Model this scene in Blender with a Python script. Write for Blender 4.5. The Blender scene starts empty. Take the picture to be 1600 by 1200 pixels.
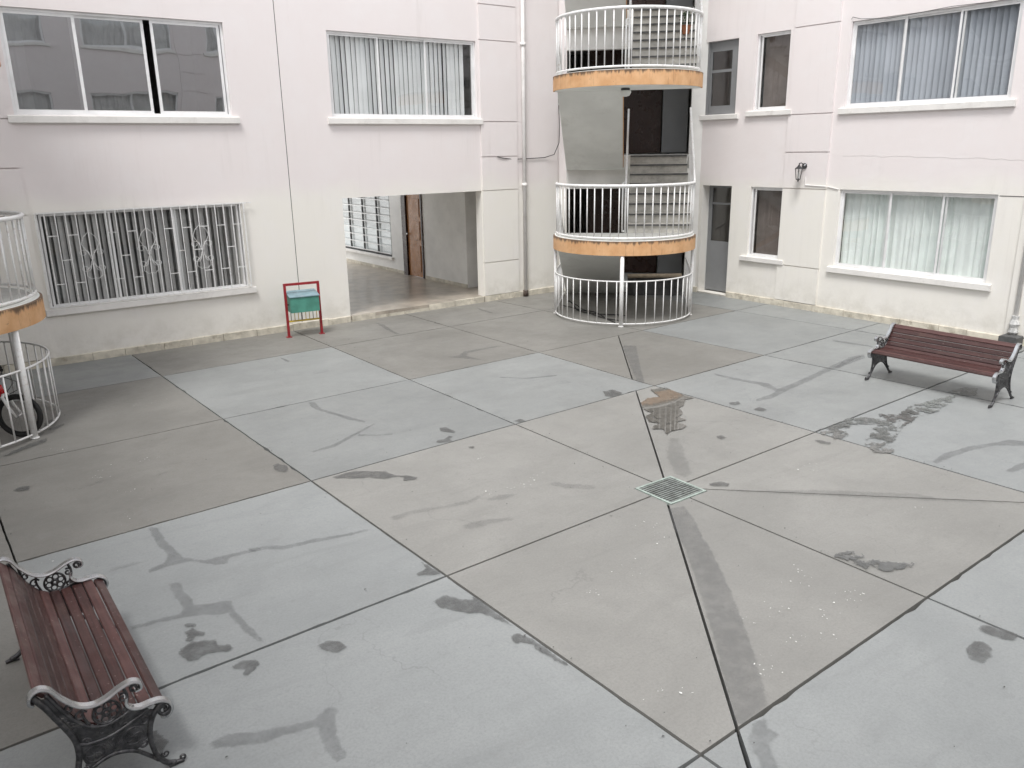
import bpy, math, random
from mathutils import Vector, Matrix
random.seed(7)
SC = bpy.context.scene
COL = SC.collection

# ------------------------------------------------------------------ camera, sky, sun, exposure
cam_d = bpy.data.cameras.new('camera')
cam_d.sensor_width = 36.0
cam_d.lens = 28.447
cam_d.clip_end = 600
cam_d.clip_start = 0.05
cam = bpy.data.objects.new('camera', cam_d)
COL.objects.link(cam)
cam.matrix_world = Matrix(((0.80209451, 0.17977855, -0.56949457, -13.5791),
                           (-0.59697739, 0.21550572, -0.77277117, -13.73276),
                           (-0.01619835, 0.9598109, 0.28017968, 3.06878),
                           (0, 0, 0, 1)))
SC.camera = cam

SUN_EL, SUN_AZ = math.radians(62), math.radians(232)      # compass: 0 = +y, clockwise
W = bpy.data.worlds.new('World')
SC.world = W
W.use_nodes = True
wn = W.node_tree
bg = wn.nodes['Background']
sky = wn.nodes.new('ShaderNodeTexSky')
sky.sky_type = 'NISHITA'
sky.sun_disc = False
sky.sun_elevation = SUN_EL
sky.sun_rotation = SUN_AZ
sky.altitude = 3500
sky.air_density = 1.0
sky.dust_density = 6.0
sky.ozone_density = 1.0
hsv = wn.nodes.new('ShaderNodeHueSaturation')
hsv.inputs['Saturation'].default_value = 0.10              # an overcast sky is nearly grey
wn.links.new(sky.outputs[0], hsv.inputs['Color'])
wn.links.new(hsv.outputs[0], bg.inputs['Color'])
bg.inputs['Strength'].default_value = 0.15
sun_d = bpy.data.lights.new('sun', 'SUN')
sun_d.energy = 1.0
sun_d.angle = math.radians(18)
sun_d.color = (1.0, 0.985, 0.96)
sun = bpy.data.objects.new('sun', sun_d)
COL.objects.link(sun)
sdir = Vector((math.sin(SUN_AZ) * math.cos(SUN_EL), math.cos(SUN_AZ) * math.cos(SUN_EL), math.sin(SUN_EL)))
sun.rotation_euler = sdir.to_track_quat('Z', 'Y').to_euler()
sun.location = (-8, -8, 30)
SC.view_settings.view_transform = 'Standard'
SC.view_settings.look = 'None'
SC.view_settings.exposure = 1.56
SC.view_settings.gamma = 1.0
SC.view_settings.use_curve_mapping = False
SC.render.engine = 'CYCLES'
SC.cycles.max_bounces = 10
SC.cycles.diffuse_bounces = 5
SC.cycles.glossy_bounces = 5
SC.cycles.transparent_max_bounces = 16
SC.cycles.transmission_bounces = 4
SC.cycles.sample_clamp_indirect = 6
SC.cycles.use_denoising = True


# ------------------------------------------------------------------ materials
def new_mat(name):
    m = bpy.data.materials.new(name)
    m.use_nodes = True
    return m, m.node_tree, m.node_tree.nodes['Principled BSDF']


def noise(nt, vec, scale, detail=5, rough=0.55, dist=0.0):
    n = nt.nodes.new('ShaderNodeTexNoise')
    n.inputs['Scale'].default_value = scale
    n.inputs['Detail'].default_value = detail
    n.inputs['Roughness'].default_value = rough
    n.inputs['Distortion'].default_value = dist
    nt.links.new(vec, n.inputs['Vector'])
    return n.outputs['Fac']


def ramp(nt, fac, lo, hi, a=0.0, b=1.0):
    r = nt.nodes.new('ShaderNodeMapRange')
    r.interpolation_type = 'SMOOTHSTEP'
    r.inputs['From Min'].default_value = lo
    r.inputs['From Max'].default_value = hi
    r.inputs['To Min'].default_value = a
    r.inputs['To Max'].default_value = b
    nt.links.new(fac, r.inputs['Value'])
    return r.outputs['Result']


def mix(nt, fac, a, b, mode='MIX'):
    m = nt.nodes.new('ShaderNodeMix')
    m.data_type = 'RGBA'
    m.blend_type = mode
    for i, v in ((0, fac), (6, a), (7, b)):
        if isinstance(v, (int, float)):
            m.inputs[i].default_value = v
        elif isinstance(v, tuple):
            m.inputs[i].default_value = (*v, 1) if len(v) == 3 else v
        else:
            nt.links.new(v, m.inputs[i])
    return m.outputs[2]


def mth(nt, op, a, b=0.0):
    m = nt.nodes.new('ShaderNodeMath')
    m.operation = op
    for i, v in ((0, a), (1, b)):
        if isinstance(v, (int, float)):
            m.inputs[i].default_value = v
        else:
            nt.links.new(v, m.inputs[i])
    return m.outputs[0]


def pos(nt):
    return nt.nodes.new('ShaderNodeNewGeometry').outputs['Position']


def scaled(nt, vec, s):
    m = nt.nodes.new('ShaderNodeMapping')
    m.inputs['Scale'].default_value = s
    nt.links.new(vec, m.inputs['Vector'])
    return m.outputs[0]


def bump(nt, bsdf, h, strength, dist=0.01):
    b = nt.nodes.new('ShaderNodeBump')
    b.inputs['Strength'].default_value = strength
    b.inputs['Distance'].default_value = dist
    nt.links.new(h, b.inputs['Height'])
    nt.links.new(b.outputs[0], bsdf.inputs['Normal'])


def simple(name, col, rough=0.6, metal=0.0, var=0.12, scale=9.0, bmp=0.0, dirt=None, dirt_amt=0.5, dirt_scale=5.0, coat=0.0):
    m, nt, b = new_mat(name)
    p = pos(nt)
    f = noise(nt, p, scale)
    c = mix(nt, ramp(nt, f, 0.3, 0.7), tuple(x * (1 - var) for x in col), tuple(min(1, x * (1 + var)) for x in col))
    if dirt:
        d = ramp(nt, noise(nt, p, dirt_scale, 8, 0.7), 0.5, 0.72, 0, dirt_amt)
        c = mix(nt, d, c, dirt)
    nt.links.new(c, b.inputs['Base Color'])
    b.inputs['Roughness'].default_value = rough
    b.inputs['Metallic'].default_value = metal
    b.inputs['Coat Weight'].default_value = coat
    if bmp:
        bump(nt, b, noise(nt, p, scale * 12, 4), bmp, 0.004)
    return m


def wall_paint():
    m, nt, b = new_mat('wall_paint')
    p = pos(nt)
    sep = nt.nodes.new('ShaderNodeSeparateXYZ')
    nt.links.new(p, sep.inputs[0])
    z = sep.outputs['Z']
    big = noise(nt, p, 0.55, 4)
    zz = mth(nt, 'ADD', z, mth(nt, 'MULTIPLY', mth(nt, 'SUBTRACT', big, 0.5), 0.9))
    up = ramp(nt, zz, 2.15, 2.6)
    cream = (0.83, 0.805, 0.75)
    pink = (0.80, 0.745, 0.735)
    c = mix(nt, up, cream, pink)
    c = mix(nt, ramp(nt, noise(nt, p, 1.7, 6, 0.6), 0.42, 0.75, 0, 0.28), c, (0.84, 0.82, 0.82))
    # rain streaks
    st = noise(nt, scaled(nt, p, (5.0, 5.0, 0.30)), 1.6, 7, 0.7, 0.4)
    where = ramp(nt, noise(nt, p, 0.8, 4), 0.45, 0.65)
    c = mix(nt, mth(nt, 'MULTIPLY', where, ramp(nt, st, 0.5, 0.72, 0, 0.16)), c, (0.52, 0.48, 0.45))
    spot = ramp(nt, noise(nt, p, 14, 8, 0.75), 0.66, 0.74, 0, 0.22)
    c = mix(nt, spot, c, (0.50, 0.47, 0.44))
    # splash dirt along the foot of the wall
    foot = mth(nt, 'MULTIPLY', ramp(nt, z, 0.75, 0.08), ramp(nt, noise(nt, p, 3.0, 7, 0.7), 0.35, 0.7))
    c = mix(nt, mth(nt, 'MULTIPLY', foot, 0.45), c, (0.50, 0.47, 0.40))
    nt.links.new(c, b.inputs['Base Color'])
    b.inputs['Roughness'].default_value = 0.88
    h = mth(nt, 'ADD', noise(nt, p, 90, 3), mth(nt, 'MULTIPLY', noise(nt, p, 7, 5), 2.2))
    bump(nt, b, h, 0.35, 0.004)
    return m


def slab_mat(name, a, c2):
    m, nt, b = new_mat(name)
    p = pos(nt)
    oi = nt.nodes.new('ShaderNodeObjectInfo').outputs['Random']
    c = mix(nt, ramp(nt, noise(nt, p, 0.9, 5, 0.6, 0.6), 0.32, 0.7), a, c2)
    tone = mth(nt, 'ADD', 0.93, mth(nt, 'MULTIPLY', oi, 0.12))
    tv = nt.nodes.new('ShaderNodeCombineXYZ')
    for i in range(3):
        nt.links.new(tone, tv.inputs[i])
    c = mix(nt, 1.0, c, tv.outputs[0], 'MULTIPLY')
    # brushed-out faint sweeps, dark specks, tiny pale chips
    sweep = noise(nt, scaled(nt, p, (0.55, 2.2, 1)), 1.3, 7, 0.7, 1.2)
    c = mix(nt, ramp(nt, sweep, 0.46, 0.74, 0, 0.30), c, tuple(x * 0.72 for x in a))
    c = mix(nt, ramp(nt, noise(nt, p, 5.0, 8, 0.75), 0.56, 0.8, 0, 0.35), c, tuple(min(1, x * 1.22) for x in c2))
    c = mix(nt, ramp(nt, noise(nt, p, 30.0, 5, 0.65), 0.66, 0.74, 0, 0.5), c, (0.14, 0.14, 0.14))
    c = mix(nt, ramp(nt, noise(nt, p, 55.0, 4, 0.8), 0.40, 0.66, 0, 0.30), c, tuple(x * 0.66 for x in a))
    c = mix(nt, ramp(nt, noise(nt, p, 17.0, 7, 0.8, 0.6), 0.52, 0.66, 0, 0.26), c, tuple(x * 0.70 for x in a))
    c = mix(nt, ramp(nt, noise(nt, p, 24.0, 6, 0.8, 0.8), 0.60, 0.68, 0, 0.30), c, tuple(min(1, x * 1.35) for x in c2))
    vo = nt.nodes.new('ShaderNodeTexVoronoi')                  # a few hairline cracks
    vo.feature = 'DISTANCE_TO_EDGE'
    vo.inputs['Scale'].default_value = 0.42
    wob = nt.nodes.new('ShaderNodeVectorMath')
    wob.operation = 'ADD'
    nt.links.new(p, wob.inputs[0])
    wn2 = nt.nodes.new('ShaderNodeTexNoise')
    wn2.inputs['Scale'].default_value = 1.8
    wn2.inputs['Detail'].default_value = 8
    nt.links.new(p, wn2.inputs['Vector'])
    nt.links.new(wn2.outputs['Color'], wob.inputs[1])
    nt.links.new(wob.outputs[0], vo.inputs['Vector'])
    hair = ramp(nt, vo.outputs['Distance'], 0.0035, 0.0010)
    hair = mth(nt, 'MULTIPLY', hair, ramp(nt, noise(nt, p, 0.8, 3), 0.50, 0.60, 0, 0.22))
    c = mix(nt, hair, c, (0.10, 0.10, 0.10))
    blot = noise(nt, p, 2.1, 9, 0.78, 0.8)
    c = mix(nt, ramp(nt, blot, 0.57, 0.66, 0, 0.22), c, (0.21, 0.21, 0.205))
    scuff = noise(nt, scaled(nt, p, (1.0, 4.5, 1)), 6.0, 8, 0.8, 1.5)
    c = mix(nt, ramp(nt, scuff, 0.62, 0.70, 0, 0.35), c, (0.48, 0.48, 0.47))
    nt.links.new(c, b.inputs['Base Color'])
    r = ramp(nt, noise(nt, p, 1.6, 6, 0.7), 0.3, 0.75, 0.42, 0.68)
    nt.links.new(r, b.inputs['Roughness'])
    h = mth(nt, 'ADD', noise(nt, p, 160, 3), mth(nt, 'MULTIPLY', noise(nt, p, 12, 6), 1.5))
    bump(nt, b, h, 0.22, 0.003)
    return m


def glass_mat(name, ior=2.0, tint=(0.82, 0.86, 0.86)):
    m, nt, b = new_mat(name)
    nt.nodes.remove(b)
    out = nt.nodes['Material Output']
    fr = nt.nodes.new('ShaderNodeFresnel')
    back = nt.nodes.new('ShaderNodeNewGeometry').outputs['Backfacing']
    nt.links.new(ramp(nt, back, 0, 1, ior, 1.0 / ior), fr.inputs['IOR'])   # a thin pane: the same from both sides
    tr = nt.nodes.new('ShaderNodeBsdfTransparent')
    tr.inputs[0].default_value = (*tint, 1)
    gl = nt.nodes.new('ShaderNodeBsdfGlossy')
    gl.inputs['Roughness'].default_value = 0.012
    gl.inputs['Color'].default_value = (0.92, 0.95, 0.97, 1)
    p = pos(nt)
    bn = nt.nodes.new('ShaderNodeBump')
    bn.inputs['Strength'].default_value = 0.12
    bn.inputs['Distance'].default_value = 0.02
    nt.links.new(noise(nt, p, 1.6, 1), bn.inputs['Height'])
    nt.links.new(bn.outputs[0], gl.inputs['Normal'])
    mx = nt.nodes.new('ShaderNodeMixShader')
    nt.links.new(fr.outputs[0], mx.inputs[0])
    nt.links.new(tr.outputs[0], mx.inputs[1])
    nt.links.new(gl.outputs[0], mx.inputs[2])
    nt.links.new(mx.outputs[0], out.inputs['Surface'])
    return m


def film_mat(name, col, alpha, rough, edge_noise=14.0, broken=0.0, ragged=0.07, soft=0.012):
    """a stain lying on the slabs: its own colour, partly see-through"""
    m, nt, b = new_mat(name)
    p = pos(nt)
    f = noise(nt, p, edge_noise, 6, 0.7)
    c = mix(nt, ramp(nt, f, 0.35, 0.7), tuple(x * 0.8 for x in col), tuple(x * 1.15 for x in col))
    nt.links.new(c, b.inputs['Base Color'])
    b.inputs['Roughness'].default_value = rough
    at = nt.nodes.new('ShaderNodeAttribute')
    at.attribute_name = 'rim_distance'           # metres inside the outline of the stain
    rim = mth(nt, 'ADD', at.outputs['Fac'], mth(nt, 'MULTIPLY', mth(nt, 'SUBTRACT', noise(nt, p, 11, 8, 0.7), 0.5), ragged))
    rim = ramp(nt, rim, -0.003, soft)
    body = ramp(nt, noise(nt, p, 6, 7, 0.72), 0.3, 0.62, alpha * 0.5, min(1, alpha * 1.2))
    if broken:
        body = mth(nt, 'MULTIPLY', body, ramp(nt, noise(nt, p, 7, 8, 0.7), 0.5 - broken, 0.54 - broken))
    nt.links.new(mth(nt, 'MULTIPLY', rim, body), b.inputs['Alpha'])
    return m


def orange_mat():
    m, nt, b = new_mat('fascia_orange')
    p = pos(nt)
    sep = nt.nodes.new('ShaderNodeSeparateXYZ')
    tc = nt.nodes.new('ShaderNodeTexCoord')
    nt.links.new(p, sep.inputs[0])
    c = mix(nt, ramp(nt, noise(nt, p, 4, 6, 0.6), 0.3, 0.7), (0.60, 0.33, 0.155), (0.72, 0.44, 0.235))
    drip = noise(nt, scaled(nt, p, (9, 9, 0.9)), 2.4, 7, 0.7)
    c = mix(nt, ramp(nt, drip, 0.55, 0.72, 0, 0.6), c, (0.22, 0.10, 0.045))
    c = mix(nt, ramp(nt, noise(nt, p, 22, 6, 0.7), 0.62, 0.74, 0, 0.7), c, (0.10, 0.06, 0.04))
    lev = mth(nt, 'FRACT', mth(nt, 'DIVIDE', mth(nt, 'ADD', sep.outputs['Z'], 1.27), 2.77))     # grime that gathers under each railing
    edge = mth(nt, 'ADD', lev, mth(nt, 'MULTIPLY', mth(nt, 'SUBTRACT', noise(nt, scaled(nt, p, (7, 7, 1)), 2.0, 8, 0.75), 0.5), 0.10))
    c = mix(nt, ramp(nt, edge, 0.975, 0.995, 0, 0.85), c, (0.06, 0.045, 0.035))
    nt.links.new(c, b.inputs['Base Color'])
    b.inputs['Roughness'].default_value = 0.7
    return m


def wood_mat(name, a, c2, wear, along='X', rough=0.42):
    m, nt, b = new_mat(name)
    tc = nt.nodes.new('ShaderNodeTexCoord').outputs['Object']
    s = {'X': (1.2, 22, 22), 'Z': (22, 22, 1.2)}[along]
    oi = nt.nodes.new('ShaderNodeObjectInfo').outputs['Random']
    off = nt.nodes.new('ShaderNodeVectorMath')
    off.operation = 'ADD'
    nt.links.new(tc, off.inputs[0])
    cv = nt.nodes.new('ShaderNodeCombineXYZ')
    for i in range(3):
        nt.links.new(mth(nt, 'MULTIPLY', oi, 9.0), cv.inputs[i])
    nt.links.new(cv.outputs[0], off.inputs[1])
    v = off.outputs[0]
    g = noise(nt, scaled(nt, v, s), 2.5, 6, 0.65, 0.3)
    c = mix(nt, ramp(nt, g, 0.3, 0.7), a, c2)
    c = mix(nt, ramp(nt, noise(nt, v, 4.5, 7, 0.7), 0.5, 0.72, 0, 0.55), c, wear)
    c = mix(nt, ramp(nt, noise(nt, v, 45, 4, 0.6), 0.64, 0.72, 0, 0.55), c, (0.33, 0.26, 0.23))
    tv = nt.nodes.new('ShaderNodeCombineXYZ')                  # every board has weathered its own way
    tone = mth(nt, 'ADD', 0.78, mth(nt, 'MULTIPLY', oi, 0.42))
    for i in range(3):
        nt.links.new(tone, tv.inputs[i])
    c = mix(nt, 1.0, c, tv.outputs[0], 'MULTIPLY')
    peel = noise(nt, scaled(nt, v, (4, 14, 14) if along == 'X' else (14, 14, 4)), 2.0, 9, 0.8)
    c = mix(nt, ramp(nt, peel, 0.60, 0.66, 0, 0.5), c, tuple(min(1, x * 1.5 + 0.01) for x in wear))
    nt.links.new(c, b.inputs['Base Color'])
    nt.links.new(ramp(nt, noise(nt, v, 6, 4), 0.3, 0.7, rough - 0.1, rough + 0.18), b.inputs['Roughness'])
    bump(nt, b, g, 0.25, 0.003)
    return m


M = {}
M['wall'] = wall_paint()
M['plinth'] = simple('plinth_stone', (0.60, 0.56, 0.47), 0.8, var=0.2, scale=5, bmp=0.4, dirt=(0.28, 0.24, 0.18), dirt_amt=0.75, dirt_scale=6)
M['sill'] = simple('sill_paint', (0.80, 0.78, 0.75), 0.6, var=0.05, scale=3, bmp=0.1, dirt=(0.5, 0.47, 0.43), dirt_amt=0.4, dirt_scale=4)
M['alu'] = simple('aluminium', (0.82, 0.82, 0.82), 0.4, 0.1, var=0.06, scale=4)
M['white_metal'] = simple('white_enamel', (0.80, 0.80, 0.79), 0.42, var=0.04, scale=6, dirt=(0.34, 0.22, 0.14), dirt_amt=0.45, dirt_scale=17)
M['glass'] = glass_mat('window_glass', 1.75, (0.955, 0.96, 0.957))
M['mirror_glass'] = glass_mat('sun_film_glass', 4.6, (0.30, 0.30, 0.31))
M['glass_dark'] = glass_mat('screened_glass', 1.7, (0.66, 0.64, 0.62))
M['room'] = simple('room_plaster', (0.22, 0.21, 0.20), 0.9)
M['hall'] = simple('hall_plaster', (0.30, 0.29, 0.27), 0.9, bmp=0.1)
M['white_plaster'] = simple('white_plaster', (0.80, 0.79, 0.76), 0.85, var=0.06, scale=2, bmp=0.2, dirt=(0.5, 0.48, 0.44), dirt_amt=0.15)
M['soffit'] = simple('soffit_plaster', (0.82, 0.83, 0.80), 0.85, var=0.07, scale=1.2, bmp=0.3, dirt=(0.50, 0.49, 0.46), dirt_amt=0.3, dirt_scale=2.5)
M['black'] = simple('dark_gap', (0.012, 0.012, 0.012), 0.9)
M['curtain'] = simple('white_curtain', (0.82, 0.87, 0.845), 0.9, var=0.05, scale=3)
M['curtain_grey'] = simple('grey_curtain', (0.62, 0.61, 0.60), 0.9, var=0.08, scale=3)
M['blind'] = simple('blind_fabric', (0.86, 0.88, 0.88), 0.75, var=0.04, scale=2)
M['blind_blue'] = simple('blind_fabric_cool', (0.50, 0.535, 0.585), 0.75, var=0.05, scale=2)
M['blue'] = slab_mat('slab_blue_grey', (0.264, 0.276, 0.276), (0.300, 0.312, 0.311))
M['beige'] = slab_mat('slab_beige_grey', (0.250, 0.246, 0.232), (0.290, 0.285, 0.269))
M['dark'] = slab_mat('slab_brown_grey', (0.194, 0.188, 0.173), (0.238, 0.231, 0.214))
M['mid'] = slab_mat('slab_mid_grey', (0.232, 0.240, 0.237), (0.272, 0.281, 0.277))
M['ground'] = simple('joint_ground', (0.014, 0.014, 0.013), 0.95, bmp=0.3)
M['band'] = film_mat('repair_band', (0.155, 0.158, 0.163), 0.25, 0.6, soft=0.02)
M['faint'] = film_mat('old_mark', (0.16, 0.162, 0.16), 0.17, 0.6, ragged=0.12, soft=0.04)
M['damp'] = film_mat('damp_patch', (0.115, 0.117, 0.115), 0.55, 0.35)
M['puddle'] = film_mat('standing_water', (0.15, 0.142, 0.128), 1.9, 0.02, broken=0.16, soft=0.004)
M['puddle_thin'] = film_mat('drying_water', (0.15, 0.15, 0.145), 1.0, 0.05, broken=0.04, ragged=0.14, soft=0.004)
M['chip'] = simple('paint_chip', (0.78, 0.78, 0.76), 0.8)
M['iron'] = simple('cast_iron', (0.095, 0.095, 0.10), 0.32, 0.85, var=0.4, scale=30, bmp=0.5, dirt=(0.24, 0.23, 0.22), dirt_amt=0.6, dirt_scale=22)
M['silver'] = simple('silver_paint', (0.55, 0.56, 0.57), 0.27, 0.95, var=0.1, scale=9, dirt=(0.25, 0.25, 0.25), dirt_amt=0.4, dirt_scale=14)
M['slat'] = wood_mat('bench_wood', (0.034, 0.0135, 0.0125), (0.068, 0.026, 0.0235), (0.11, 0.060, 0.046))
M['slat2'] = wood_mat('bench_wood_faded', (0.058, 0.024, 0.022), (0.100, 0.044, 0.040), (0.12, 0.06, 0.05))
M['door_wood'] = wood_mat('door_wood', (0.24, 0.105, 0.038), (0.38, 0.18, 0.07), (0.40, 0.18, 0.07), 'Z', 0.3)
M['door_dark'] = wood_mat('door_frame_wood', (0.028, 0.012, 0.008), (0.05, 0.02, 0.012), (0.04, 0.018, 0.012), 'Z', 0.3)
M['floor_tile'] = simple('passage_tile', (0.38, 0.335, 0.28), 0.28, var=0.18, scale=4, dirt=(0.16, 0.14, 0.12), dirt_amt=0.5, dirt_scale=3)
M['step'] = simple('step_stone', (0.46, 0.445, 0.405), 0.6, var=0.14, scale=6, bmp=0.2, dirt=(0.15, 0.14, 0.12), dirt_amt=0.5, dirt_scale=5)
M['orange'] = orange_mat()
M['landing_floor'] = simple('landing_floor', (0.40, 0.40, 0.38), 0.5, var=0.1, scale=4)
M['red'] = simple('red_paint', (0.30, 0.018, 0.025), 0.4, var=0.15, scale=12, dirt=(0.12, 0.02, 0.02), dirt_amt=0.5)
M['green'] = simple('green_paint', (0.075, 0.26, 0.20), 0.5, var=0.15, scale=8, dirt=(0.05, 0.12, 0.10), dirt_amt=0.5)
M['blue_lid'] = simple('blue_lid_paint', (0.19, 0.29, 0.33), 0.5, var=0.15, scale=8, dirt=(0.4, 0.42, 0.45), dirt_amt=0.4)
M['yellow'] = simple('yellow_paint', (0.55, 0.38, 0.05), 0.5, var=0.2, scale=12)
M['drain'] = simple('drain_paint', (0.36, 0.42, 0.385), 0.6, var=0.2, scale=14, dirt=(0.15, 0.18, 0.16), dirt_amt=0.6, dirt_scale=10)
M['drain_bar'] = simple('drain_bar_metal', (0.26, 0.28, 0.265), 0.5, 0.3, var=0.3, scale=14)
M['cable'] = simple('black_cable', (0.02, 0.02, 0.02), 0.5)
M['pvc'] = simple('white_pvc', (0.80, 0.78, 0.76), 0.8, var=0.05, scale=3, dirt=(0.5, 0.47, 0.42), dirt_amt=0.35)
M['tyre'] = simple('tyre_rubber', (0.018, 0.018, 0.018), 0.85, bmp=0.4)
M['bike_red'] = simple('bicycle_red', (0.55, 0.012, 0.015), 0.25, var=0.05, coat=0.6)
M['chrome'] = simple('bare_metal', (0.6, 0.6, 0.6), 0.25, 0.9, var=0.05)
M['lamp_glass'] = simple('milky_plastic', (0.78, 0.79, 0.76), 0.3, var=0.04)
M['leaf'] = simple('leaf_green', (0.035, 0.07, 0.025), 0.6, var=0.4, scale=20)
M['terracotta'] = simple('terracotta', (0.3, 0.12, 0.06), 0.8)
M['darkgrey'] = simple('dark_concrete', (0.09, 0.09, 0.09), 0.85, var=0.25, scale=10, bmp=0.4)
M['rust'] = simple('rusty_iron', (0.07, 0.05, 0.04), 0.8, var=0.4, scale=25, bmp=0.4)
M['pipe_beige'] = simple('beige_pipe', (0.40, 0.33, 0.24), 0.6, var=0.15)
M['grey_door'] = simple('grey_door_paint', (0.24, 0.245, 0.25), 0.55, var=0.06, scale=2)
M['screen'] = simple('brown_screen', (0.34, 0.31, 0.30), 0.9, var=0.15, scale=3)
M['crack'] = simple('hairline_crack', (0.56, 0.53, 0.52), 0.9)
M['wrap'] = simple('plastic_wrap', (0.55, 0.55, 0.54), 0.3, var=0.3, scale=30, bmp=0.6)


# ------------------------------------------------------------------ mesh helpers
class MB:
    def __init__(s):
        s.v = []
        s.f = []
        s.smooth = False

    def quad(s, a, b, c, d):
        n = len(s.v)
        s.v += [tuple(a), tuple(b), tuple(c), tuple(d)]
        s.f.append((n, n + 1, n + 2, n + 3))
        return s

    def box(s, x0, x1, y0, y1, z0, z1):
        n = len(s.v)
        s.v += [(x0, y0, z0), (x1, y0, z0), (x1, y1, z0), (x0, y1, z0), (x0, y0, z1), (x1, y0, z1), (x1, y1, z1), (x0, y1, z1)]
        for q in ((0, 3, 2, 1), (4, 5, 6, 7), (0, 1, 5, 4), (1, 2, 6, 5), (2, 3, 7, 6), (3, 0, 4, 7)):
            s.f.append(tuple(n + i for i in q))
        return s

    def rbox(s, x0, x1, y0, y1, z0, z1, r=0.004):
        """box with its four long edges (x direction) chamfered"""
        pr = [(y0 + r, z0), (y1 - r, z0), (y1, z0 + r), (y1, z1 - r), (y1 - r, z1), (y0 + r, z1), (y0, z1 - r), (y0, z0 + r)]
        n = len(s.v)
        for x in (x0, x1):
            s.v += [(x, y, z) for y, z in pr]
        for i in range(8):
            j = (i + 1) % 8
            s.f.append((n + i, n + j, n + 8 + j, n + 8 + i))
        s.f.append(tuple(n + i for i in range(7, -1, -1)))
        s.f.append(tuple(n + 8 + i for i in range(8)))
        return s

    def prism(s, poly, z0, z1):
        n = len(s.v)
        k = len(poly)
        s.v += [(x, y, z0) for x, y in poly] + [(x, y, z1) for x, y in poly]
        s.f.append(tuple(n + i for i in range(k - 1, -1, -1)))
        s.f.append(tuple(n + k + i for i in range(k)))
        for i in range(k):
            j = (i + 1) % k
            s.f.append((n + i, n + j, n + k + j, n + k + i))
        return s

    def sprism(s, poly, x0, x1):
        """(y,z) outline extruded along x"""
        n = len(s.v)
        k = len(poly)
        s.v += [(x0, y, z) for y, z in poly] + [(x1, y, z) for y, z in poly]
        s.f.append(tuple(n + i for i in range(k - 1, -1, -1)))
        s.f.append(tuple(n + k + i for i in range(k)))
        for i in range(k):
            j = (i + 1) % k
            s.f.append((n + i, n + j, n + k + j, n + k + i))
        return s

    def tube(s, pts, r, sides=8, closed=False, rad=None, flat=1.0):
        pts = [Vector(p) for p in pts]
        N = len(pts)
        n0 = len(s.v)
        up = None
        for i, p in enumerate(pts):
            if closed:
                t = (pts[(i + 1) % N] - pts[i - 1]).normalized()
            else:
                t = (pts[min(i + 1, N - 1)] - pts[max(i - 1, 0)]).normalized()
            if up is None:
                a = Vector((0, 0, 1)) if abs(t.z) < 0.9 else Vector((1, 0, 0))
                up = (a - t * a.dot(t)).normalized()
            else:
                up = (up - t * up.dot(t)).normalized()
            w = t.cross(up)
            rr = rad[i] if rad else r
            for k in range(sides):
                an = 2 * math.pi * (k + 0.5) / sides
                q = p + up * (math.cos(an) * rr) + w * (math.sin(an) * rr * flat)
                s.v.append(tuple(q))
        seg = N if closed else N - 1
        for i in range(seg):
            for k in range(sides):
                a = n0 + i * sides + k
                b = n0 + i * sides + (k + 1) % sides
                c = n0 + ((i + 1) % N) * sides + (k + 1) % sides
                d = n0 + ((i + 1) % N) * sides + k
                s.f.append((a, b, c, d))
        if not closed:
            s.f.append(tuple(n0 + k for k in range(sides - 1, -1, -1)))
            s.f.append(tuple(n0 + (N - 1) * sides + k for k in range(sides)))
        return s

    def lathe(s, prof, sides=16, c=(0, 0, 0)):
        n0 = len(s.v)
        for r, z in prof:
            for k in range(sides):
                an = 2 * math.pi * k / sides
                s.v.append((c[0] + r * math.cos(an), c[1] + r * math.sin(an), c[2] + z))
        for i in range(len(prof) - 1):
            for k in range(sides):
                k2 = (k + 1) % sides
                s.f.append((n0 + i * sides + k, n0 + i * sides + k2, n0 + (i + 1) * sides + k2, n0 + (i + 1) * sides + k))
        s.f.append(tuple(n0 + k for k in range(sides - 1, -1, -1)))
        e = n0 + (len(prof) - 1) * sides
        s.f.append(tuple(e + k for k in range(sides)))
        return s

    def mesh(s, name, mat, smooth=False):
        me = bpy.data.meshes.new(name)
        me.from_pydata(s.v, [], s.f)
        me.materials.append(M[mat] if isinstance(mat, str) else mat)
        if smooth:
            for p in me.polygons:
                p.use_smooth = len(p.vertices) <= 4
        me.update()
        return me

    def build(s, name, mat, parent=None, smooth=False, label=None, kind=None):
        return put(name, s.mesh(name, mat, smooth), parent, label=label, kind=kind)


def put(name, me, parent=None, loc=None, rot=None, label=None, kind=None):
    o = bpy.data.objects.new(name, me)
    COL.objects.link(o)
    if parent is not None:
        o.parent = parent
    if loc is not None:
        o.location = loc
    if rot is not None:
        o.rotation_euler = rot
    if label:
        o['label'] = label
    if kind:
        o['kind'] = kind
    return o


def thing(name, label, cat, loc=(0, 0, 0), rz=0.0, group=None):
    o = bpy.data.objects.new(name, None)
    o.empty_display_size = 0.2
    COL.objects.link(o)
    o.location = loc
    o.rotation_euler = (0, 0, rz)
    o['label'] = label
    o['category'] = cat
    if group:
        o['group'] = group
    return o


def tag(o, label, cat, group=None):
    o['label'] = label
    o['category'] = cat
    if group:
        o['group'] = group
    return o


def copy_tree(o, parent=None):
    c = o.copy()
    COL.objects.link(c)
    c.parent = parent
    for ch in list(o.children):
        copy_tree(ch, c)
    return c


def arc(cx, cy, r, a0, a1, n, z):
    return [(cx + r * math.cos(a0 + (a1 - a0) * i / n), cy + r * math.sin(a0 + (a1 - a0) * i / n), z) for i in range(n + 1)]

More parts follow.
